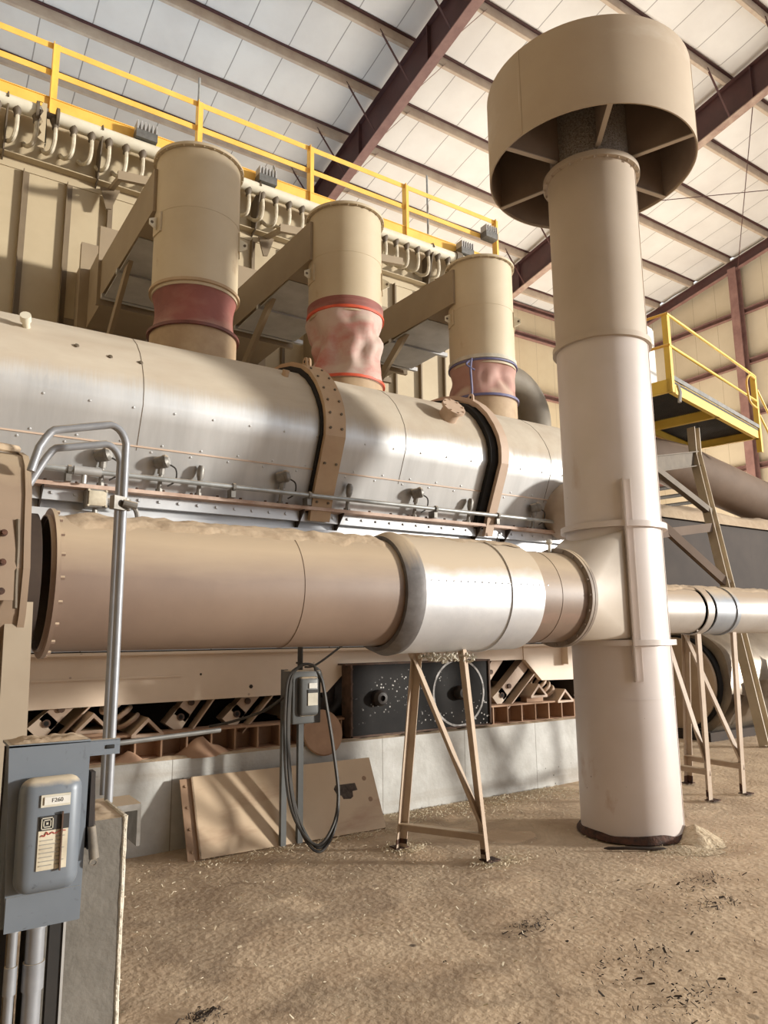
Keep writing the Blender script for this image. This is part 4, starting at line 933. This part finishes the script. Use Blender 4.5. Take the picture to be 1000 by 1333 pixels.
# pier
pr_ = thing('concrete_pier', 'grey concrete pier with a white spalled edge behind the foreground switch', 'pier', (.62, 2.95, 0))
m = MB(); m.b2(.46, .738, 2.87, 3.20, -.02, .955); obj('block', m, 'pier', pr_, 0)
m = MB(); m.tube([(.737+.004*nz((z*9, 1, 0)), 2.872+.004*nz((z*9, 5, 0)), z) for z in [.0+.03*i for i in range(33)]], [.008+.004*abs(nz((i*.8, 2, 0))) for i in range(33)], 7)
m.tube([(.737, 2.872+.03*i, .956) for i in range(11)], .008, 6); obj('spalled_edge', m, 'spall', pr_)
def tf(u, v):
    x = .47+.262*u; y = 2.88+.31*v; e = min(u, 1-u, v, 1-v)*6
    return (x, y, .955+min(e, 1)*(.006+.014*abs(nz((x*20, y*20, 0)))))
m = MB(); m.grid(tf, 20, 20); obj('top_dust', m, 'dustlay', pr_, 60)
t = thing('bracket_box', 'small galvanised bracket behind the concrete pier at the foot of the rail', 'bracket', (.86, 3.30, .80))
m = MB(); m.b2(.70, .885, 3.20, 3.40, .90, .925); m.b2(.87, .885, 3.20, 3.40, .76, .90); m.b2(.70, .735, 3.20, 3.40, .0, .9); obj('plate', m, 'cast', t, 0)
# grab rails
def hoop(sx, y, z_top, z_sh, z_end, x_l, x_e, z0, lab, r=.0175):
    pts = [(sx, y, z0), (sx, y, 1.5), (sx-.003, y, z_sh-.08)]
    for k in range(1, 7):
        a = PI/2*k/6; pts.append((sx-.075*(1-math.cos(a)), y, z_sh-.08+.11*math.sin(a)))
    L = V((x_l, y, z_top-.10)); P0 = V(pts[-1])
    for k in range(1, 5): pts.append(P0.lerp(L, k/5))
    for k in range(0, 4): pts.append(V((x_l-.012*k-.004*k*k*.5, y, z_top-.10-.012*k*k*.6-.006*k)))
    pts.append((x_e, y, z_end))
    t = thing('grab_rail', lab, 'grab rail', (sx, y, z0), 'galvanised grab rails')
    m = MB(); m.tube(pts, r, 14); obj('tube', m, 'steelpipe', t, 60)
hoop(.775, 3.30, 2.59, 2.52, 2.30, .47, .39, .92, 'bent galvanised grab rail, outer one of the pair, behind the pier')
hoop(.800, 3.50, 2.56, 2.48, 2.28, .51, .41, .92, 'bent galvanised grab rail, inner one of the pair')
t = thing('rail_clamp', 'small grey clamp gripping the upright grab rail near the conduit', 'clamp', (.75, 3.28, 2.18))
m = MB(); m.box((.745, 3.27, 2.19), (.07, .03, .06), .5); m.cyl((.76, 3.25, 2.19), (.82, 3.25, 2.18), .016, n=10); m.ring((.775, 3.3, 2.19), (0, 0, 1), .021, .03, .05, 20); obj('body', m, 'cast', t)
t = thing('slotted_channel', 'flat grey strut with slotted holes joining the rail to the switch', 'strut', (.68, 3.2, 1.13))
m = MB(); m.b2(.56, .80, 3.255, 3.26, 1.125, 1.185); m.b2(.56, .80, 3.255, 3.29, 1.18, 1.186); obj('channel', m, 'sw', t, 0)
for x in (.66, .76):
    m = MB(); m.rbox(x-.018, x+.018, 3.25, 3.257, 1.148, 1.164, .003, 2); obj('slot', m, 'black', t)
m = MB(); m.cyl((.79, 3.30, 1.16), (1.30, 3.42, 1.165), .011, n=10); tag(obj('conduit_rod', m, 'box_grey'), 'thin grey rod running right from the upright rail below the beam', 'rod')

# ------------------------------------------------------------------ right side: platform and plant
a12 = math.radians(12.); U = V((math.cos(a12), math.sin(a12), 0)); W = V((-math.sin(a12), math.cos(a12), 0)); P0 = V((9.46, 6.40, 5.42))
def pp(u, w, z=0.): return P0+U*u+W*w+V((0, 0, z))
pf = thing('platform', 'yellow railed platform with dark grating to the right of the stack', 'platform', tuple(pp(0, 0)))
LL, WW = 3.95, 1.30
for n_, (a, b_, out) in {'near_channel': (pp(0, 0), pp(LL, 0), W), 'far_channel': (pp(-.2, WW), pp(LL, WW), -W), 'end_channel': (pp(0, -.0), pp(0, WW), U), 'outer_channel': (pp(LL, 0), pp(LL, WW), -U), 'middle_channel': (pp(1.9, 0), pp(1.9, WW), U)}.items():
    m = MB(); m.chan(a-V((0, 0, .09)), b_-V((0, 0, .09)), .2, .07, .012, (0, 0, 1), out); obj(n_, m, 'yellow2', pf, 0)
m = MB(); k = 0.
while k < WW:
    m.bar(pp(.02, k, -.02), pp(LL-.02, k, -.02), .008, .035); k += .034
k = .1
while k < LL:
    m.bar(pp(k, .02, -.008), pp(k, WW-.02, -.008), .006, .01); k += .1
obj('grating', m, 'grating', pf, 0)
m = MB(); m.bar(pp(0, -.02, .045), pp(LL, -.02, .045), .012, .07); obj('toe_board', m, 'box_grey', pf, 0)
for u in (0., LL):
    m = MB(); m.ell(pp(u, -.03, -.2 if u == 0 else -.45), pp(u, -.03, 1.08), .09, .012, U, W); obj('post', m, 'yellow2', pf, 0)
for z, nm in ((1.06, 'top_rail'), (.55, 'mid_rail')):
    m = MB(); m.tube([pp(0, -.02, z), pp(LL, -.02, z)], .024, 10); obj(nm, m, 'yellow2', pf)
    m = MB(); m.tube([pp(0, -.02, z), pp(0, 1.2, z)], .022, 10); obj(nm, m, 'yellow', pf)
m = MB(); m.b2(0, .01, 0, .01, 0, .01); m = MB(); m.tube(smooth_path([pp(LL, -.03, 1.0), pp(LL-.35, -.05, .98), pp(LL-.55, -.05, .82), pp(LL-.55, -.05, .6), pp(LL-.45, -.05, .42), pp(LL, -.03, .40)], 5), .02, 10); obj('gate_hoop', m, 'yellow', pf)
for z in (.95, .45):
    m = MB(); m.tube([pp(LL+.1, -.02, z-.15), pp(LL+2.6, .0, z-1.65)], .022, 10); obj('stair_rail', m, 'yellow2', pf)
m = MB(); m.tube([pp(.18, -.04, -.06), pp(.2, -.06, -.18), pp(.17, -.05, -.34)], .03, 6); obj('hanging_rag', m, 'galv', pf)
sr = thing('stair', 'grey grated stair going down behind the yellow platform', 'stair', tuple(pp(LL, .9)))
for k in range(8):
    p = pp(LL-.7+.42*k, 1.75, -.36-.12*k)
    m = MB()
    for j in range(9): m.bar(p+U*(.035*j), p+U*(.035*j)+W*1.1, .01, .03)
    obj('tread', m, 'grating', sr, 0)
for w in (1.7, 2.9):
    m = MB(); m.chan(pp(LL-1., w, -.33), pp(LL+3., w, -1.47), .2, .06, .01, (0, 0, 1), W); obj('stringer', m, 'column', sr, 0)
cb = thing('control_cabinet', 'white cabinet standing on the platform behind the first yellow post', 'cabinet', tuple(pp(.68, .8)))
m = MB(); 
for (u0, u1, w0, w1, z0, z1) in ((.42, .95, .62, 1.0, .0, 1.30),):
    m.prism([pp(u0, w0, z0), pp(u1, w0, z0), pp(u1, w1, z0), pp(u0, w1, z0)], (0, 0, z1-z0))
obj('body', m, 'cabinet', cb, 0)
m = MB(); m.prism([pp(.44, .615, .05), pp(.93, .615, .05), pp(.93, .615, 1.25), pp(.44, .615, 1.25)], -W*.02); obj('door', m, 'cabinet', cb, 0)
# support frame
sf = thing('platform_support', 'beige steel support frame with sloping leg below the yellow platform', 'support frame', (10.4, 5.95, 0))
LF = V((10.38, 5.95, 0)); LT = V((11.35, 7.3, 4.66)); at = lambda z: LF+(LT-LF)*(z/LT.z)
m = MB(); m.ibeam(LF, LT, .16, .15, .012, .014, up=(1, 0, 0)); obj('leg', m, 'column', sf, 0)
m = MB(); m.ibeam(LT, LT+V((0, 0, .5)), .15, .15, .012, .014, up=(1, 0, 0)); obj('leg_head', m, 'column', sf, 0)
m = MB(); m.ibeam((8.9, 6.75, 4.05), LT+V((0, 0, -.06)), .26, .15, .012, .016); obj('cross_beam', m, 'bracket', sf, 0)
m = MB(); m.bar((9.0, 6.75, 4.25), at(3.6), .1, .10); obj('upper_brace', m, 'bracket', sf, 0)
m = MB(); m.bar((9.6, 6.95, 3.35), at(2.35), .09, .13); obj('lower_brace', m, 'duskduct', sf, 0)
m = MB(); m.bar((9.2, 6.9, 3.05), at(3.32), .09, .14); obj('tie_bar', m, 'duskduct', sf, 0)
# trunk duct, dark tank, heap
m = MB(); m.tube(smooth_path([(10.2, 8.2, 4.85), (11.2, 8.2, 4.82), (12.1, 8.2, 4.75), (13.3, 8.2, 4.56), (15.2, 8.2, 4.28), (17.5, 8.2, 4.15)], 6), [.24, .25, .27, .29, .31, .33]+[.36, .38, .39, .40, .41, .42]+[.44]*30, 28)
tag(obj('trunk_duct', m, 'duskduct', smooth=60), 'brown sagging trunk duct under the stair at the right', 'duct')
tk = thing('feed_bin', 'dark grey brown feed bin at the right, topped with dust', 'bin', (12.5, 8.5, 1.9))
m = MB(); m.b2(10.2, 17.0, 7.6, 9.4, 1.95, 3.62); obj('side', m, 'tank', tk, 0)
m = MB()
def hp(u, v):
    x = 10.1+6.9*u; y = 7.53+1.9*v
    e = min(1, 8*u)*min(1, 8*(1-u))*math.sin(PI*min(max(v, 0), 1))**.5
    return (x, y, 3.60+e*(.33+.24*nz((x*.7, y*.5, 0))+.05*nz((x*4, y*4, 0)))-.05*(v < .01))
m.grid(hp, 60, 24); obj('dust_heap', m, 'dustlay', tk, 60)
m = MB(); m.tube([(9.3, 7.5, 3.02), (10.3, 7.5, 2.95)], .05, 10); obj('inlet_pipe', m, 'tank', tk)
m = MB(); m.b2(10.6, 16.6, 8., 9.2, -.01, 1.95); obj('base', m, 'dark', tk, 0)
# drum
dm = thing('rotary_drum', 'large torn grey drum lying on the floor at the right', 'drum', (11.4, 7.3, .0))
m = MB(); m.lathe((10.26, 7.3, .83), (1, 0, 0), [(0, -.02), (.3, -.035), (.66, -.02), (.70, 0), (.70, .1), (0, .1)], 56); obj('end_disc', m, 'drumend', dm)
m = MB(); m.lathe((10.32, 7.3, .83), (1, 0, 0), [(.70, 0), (.735, 0), (.735, .12), (.70, .12)], 56, close=True); obj('gap_ring', m, 'black', dm)
m = MB(); m.lathe((10.42, 7.3, .86), (1, 0, 0), [(.725, 0), (.87, .0), (.88, .3), (.86, 1.2), (.86, 2.6), (0, 2.6)], 56)
for v in m.bm.verts: v.co += V((0, .05*nz(v.co, 2.1), .05*nz(v.co+V((3, 1, 2)), 2.1)))
obj('shell', m, 'shell', dm)
for i, (c, rx, ry, rz, s_) in enumerate((((10.5, 6.42, .45), .5, .25, .4, (.5, .45)), ((11.0, 6.34, .58), .2, -.3, .1, (.45, .6)), ((11.6, 6.28, .9), -.2, .35, .3, (.4, .7)))):
    m = MB(); R3 = Matrix.Rotation(rz, 3, 'Z') @ Matrix.Rotation(rx, 3, 'X') @ Matrix.Rotation(ry, 3, 'Y')
    def sh(u, v):
        x = (u-.5)*s_[0]*(1-.4*v); z = (v-.5)*s_[1]; y = .10*math.sin(u*3+i)*v+.03*nz((x*6, z*6, i))
        return V(c)+R3 @ V((x, y, z))
    m.grid(sh, 12, 12); sol = bmesh.ops.solidify(m.bm, geom=m.bm.faces[:], thickness=.008); obj('torn_sheet', m, 'shell', dm, 50)
m = MB(); m.b2(10.2, 13., 6.7, 7.9, -.01, .12); obj('cradle', m, 'dark', dm, 0)
# elbow behind hood
m = MB(); pth = [V((6.6, 7.85, 5.47)), V((7.1, 7.85, 5.47)), V((7.4, 7.85, 5.47))]
for k in range(1, 10):
    a = PI/2*k/9; pth.append(V((7.4+.62*math.sin(a), 7.85, 5.47-.62*(1-math.cos(a)))))
pth += [V((8.02, 7.85, 4.5)), V((8.02, 7.85, 4.0)), V((8.02, 7.85, 3.2))]
el = thing('elbow_duct', 'grey dusty elbow duct behind the right vertical duct', 'duct', (7.6, 7.85, 3.2))
m.tube(pth, .25, 28); obj('elbow', m, 'grey', el, 60)
m = MB(); m.pipe((7.0, 7.85, 5.47), (7.38, 7.85, 5.47), .258, .008, 32); obj('sleeve', m, 'conduit', el)

# ------------------------------------------------------------------ loose material
def conepile(cx, cy, r_, h, z0, lab, material='framebrown', seed=0): pile('dust_cone', cx, cy, r_, r_*.5, h, material, lab, 'dust', seed, z0, 30, 0, 1)
conepile(2.12, 5.96, .26, .15, .655, 'cone of brown dust on the plinth right of the upright rail', 'framebrown', 1)
conepile(1.52, 5.95, .16, .09, .655, 'small cone of brown dust on the plinth beside the upright rail', 'framebrown', 3)
m = MB()
def strip(u, v):
    x = .7+6.1*u; y = 5.855+.10*v
    return (x, y, .658+math.sin(PI*v)*.028*(.4+abs(nz((x*3, 0, 1)))+.4*nz((x*11, y*9, 0))))
m.grid(strip, 200, 6); tag(obj('dust_drift', m, 'dustlay', smooth=60), 'thin drift of dust along the front edge of the plinth', 'dust', kind='stuff')
m = MB()
def chip(x, y, s, z=-.005):
    d = V((random.uniform(-1, 1), random.uniform(-1, 1), random.uniform(.05, .5))).normalized()*s; e = V((-d.y, d.x, random.uniform(-.2, .6)*s))*random.uniform(.3, .7); p = V((x, y, z+.003))
    m.prism([p-d-e*.5, p+d-e*.4, p+d*.7+e*.5, p-d*.6+e*.4], (0, 0, .003))
for k in range(4200):
    q = random.random()
    if q < .40: x, y = random.uniform(3.7, 6.0), 5.80-abs(random.gauss(0, .22))
    elif q < .47: x, y = random.gauss(3.72, .12), random.gauss(4.2, .08)
    elif q < .53: x, y = random.gauss(3.36, .1), random.gauss(4.86, .08)
    elif q < .62: x, y = random.uniform(1.9, 3.6), 5.36+random.gauss(0, .06)
    elif q < .70: x, y = random.gauss(5.2, .25), random.gauss(3.6, .14)
    else: x, y = random.uniform(.9, 6.5), random.uniform(2.6, 5.6)
    if y > 5.82 or (x-SX)**2+(y-SY)**2 < .2: continue
    chip(x, y, random.choice((.005, .007, .009, .013)) if q > .62 else random.choice((.006, .009, .012, .017)))
tag(obj('wood_chips', m, 'chip', smooth=0), 'pale wood chips scattered over the floor', 'wood chips', kind='stuff')
m = MB()
for k in range(700):
    c = random.choice(((3.25, 2.58, .22, .10), (3.06, 2.22, .16, .08), (3.06, 3.21, .10, .04), (1.21, 3.31, .05, .03), (4.5, 3.12, .16, .06), (4.2, 2.82, .12, .05), (3.4, 2.75, .7, .45)))
    x, y = random.gauss(c[0], c[2]), random.gauss(c[1], c[3])
    chip(x, y, random.choice((.003, .005, .007, .010)) if random.random() < .93 else .02)
tag(obj('bark_bits', m, 'bark', smooth=0), 'dark bark bits scattered over the floor', 'bark', kind='stuff')
m = MB(); m.tube(smooth_path([(4.55, 3.95, .005), (4.68, 3.83, .012), (4.80, 3.74, .01), (4.92, 3.67, .004)], 4), [.004]+[.012]*11+[.004], 6)
tag(obj('dark_stick', m, 'bark'), 'dark curved stick on the floor left of the stack foot', 'stick')
pile('sawdust_patch', 3.74, 4.2, .16, .08, .018, 'pile', 'pale sawdust patch at the near foot of the jacket stand', 'sawdust', 7, p=1)
pile('sawdust_patch', 3.37, 4.84, .15, .08, .018, 'pile', 'pale sawdust patch at the far foot of the jacket stand', 'sawdust', 8, p=1)

# ------------------------------------------------------------------ light
w = bpy.data.worlds.new('World'); sc.world = w; w.use_nodes = True
bg = w.node_tree.nodes['Background']; bg.inputs[0].default_value = (.97, .98, 1., 1); bg.inputs[1].default_value = .70
su = bpy.data.lights.new('sun', 'SUN'); su.energy = 3.0; su.angle = math.radians(4.5); su.color = (1., .955, .865)
so = bpy.data.objects.new('sun', su); COL.objects.link(so); so.location = (12, -8, 8)
dirv = V((-.80, .60, -math.tan(math.radians(6)))); so.rotation_euler = dirv.to_track_quat('-Z', 'Y').to_euler()
def area(n, loc, d, sx, sy, e, c):
    al = bpy.data.lights.new(n, 'AREA'); al.shape = 'RECTANGLE'; al.size = sx; al.size_y = sy; al.energy = e; al.color = c
    ao = bpy.data.objects.new(n, al); COL.objects.link(ao); ao.location = loc; ao.rotation_euler = V(d).to_track_quat('-Z', 'Y').to_euler()
area('roof_fill_right', (16, 13, 3.), (0, 0, 1), 12, 9, 1400, (1, .93, .81))  # added fill with no fixture behind it, brightens the roof on the right
area('roof_fill_left', (0, 13, 9.9), (0, -.2, 1), 16, 3, 260, (.6, .8, 1))  # added cool fill, stands in for daylight on the left of the roof

# ------------------------------------------------------------------ camera
cam = bpy.data.cameras.new('camera'); co = bpy.data.objects.new('camera', cam); COL.objects.link(co); sc.camera = co
yaw, pitch, roll = (math.radians(v) for v in (33.33, 9.72, -.58))
fw = V((math.sin(yaw)*math.cos(pitch), math.cos(yaw)*math.cos(pitch), math.sin(pitch)))
r0 = V((math.cos(yaw), -math.sin(yaw), 0)); u0 = r0.cross(fw)
rt = r0*math.cos(roll)+u0*math.sin(roll); up = -r0*math.sin(roll)+u0*math.cos(roll)
M4 = Matrix((rt, up, -fw)).transposed().to_4x4(); M4.translation = V((0, 0, 1.6)); co.matrix_world = M4
cam.sensor_fit = 'HORIZONTAL'; cam.sensor_width = 36; cam.lens = 36*.941; cam.clip_start = .05; cam.clip_end = 200
vs = sc.view_settings; vs.view_transform = 'Standard'; vs.look = 'None'; vs.gamma = 1; vs.use_curve_mapping = False; vs.exposure = .78
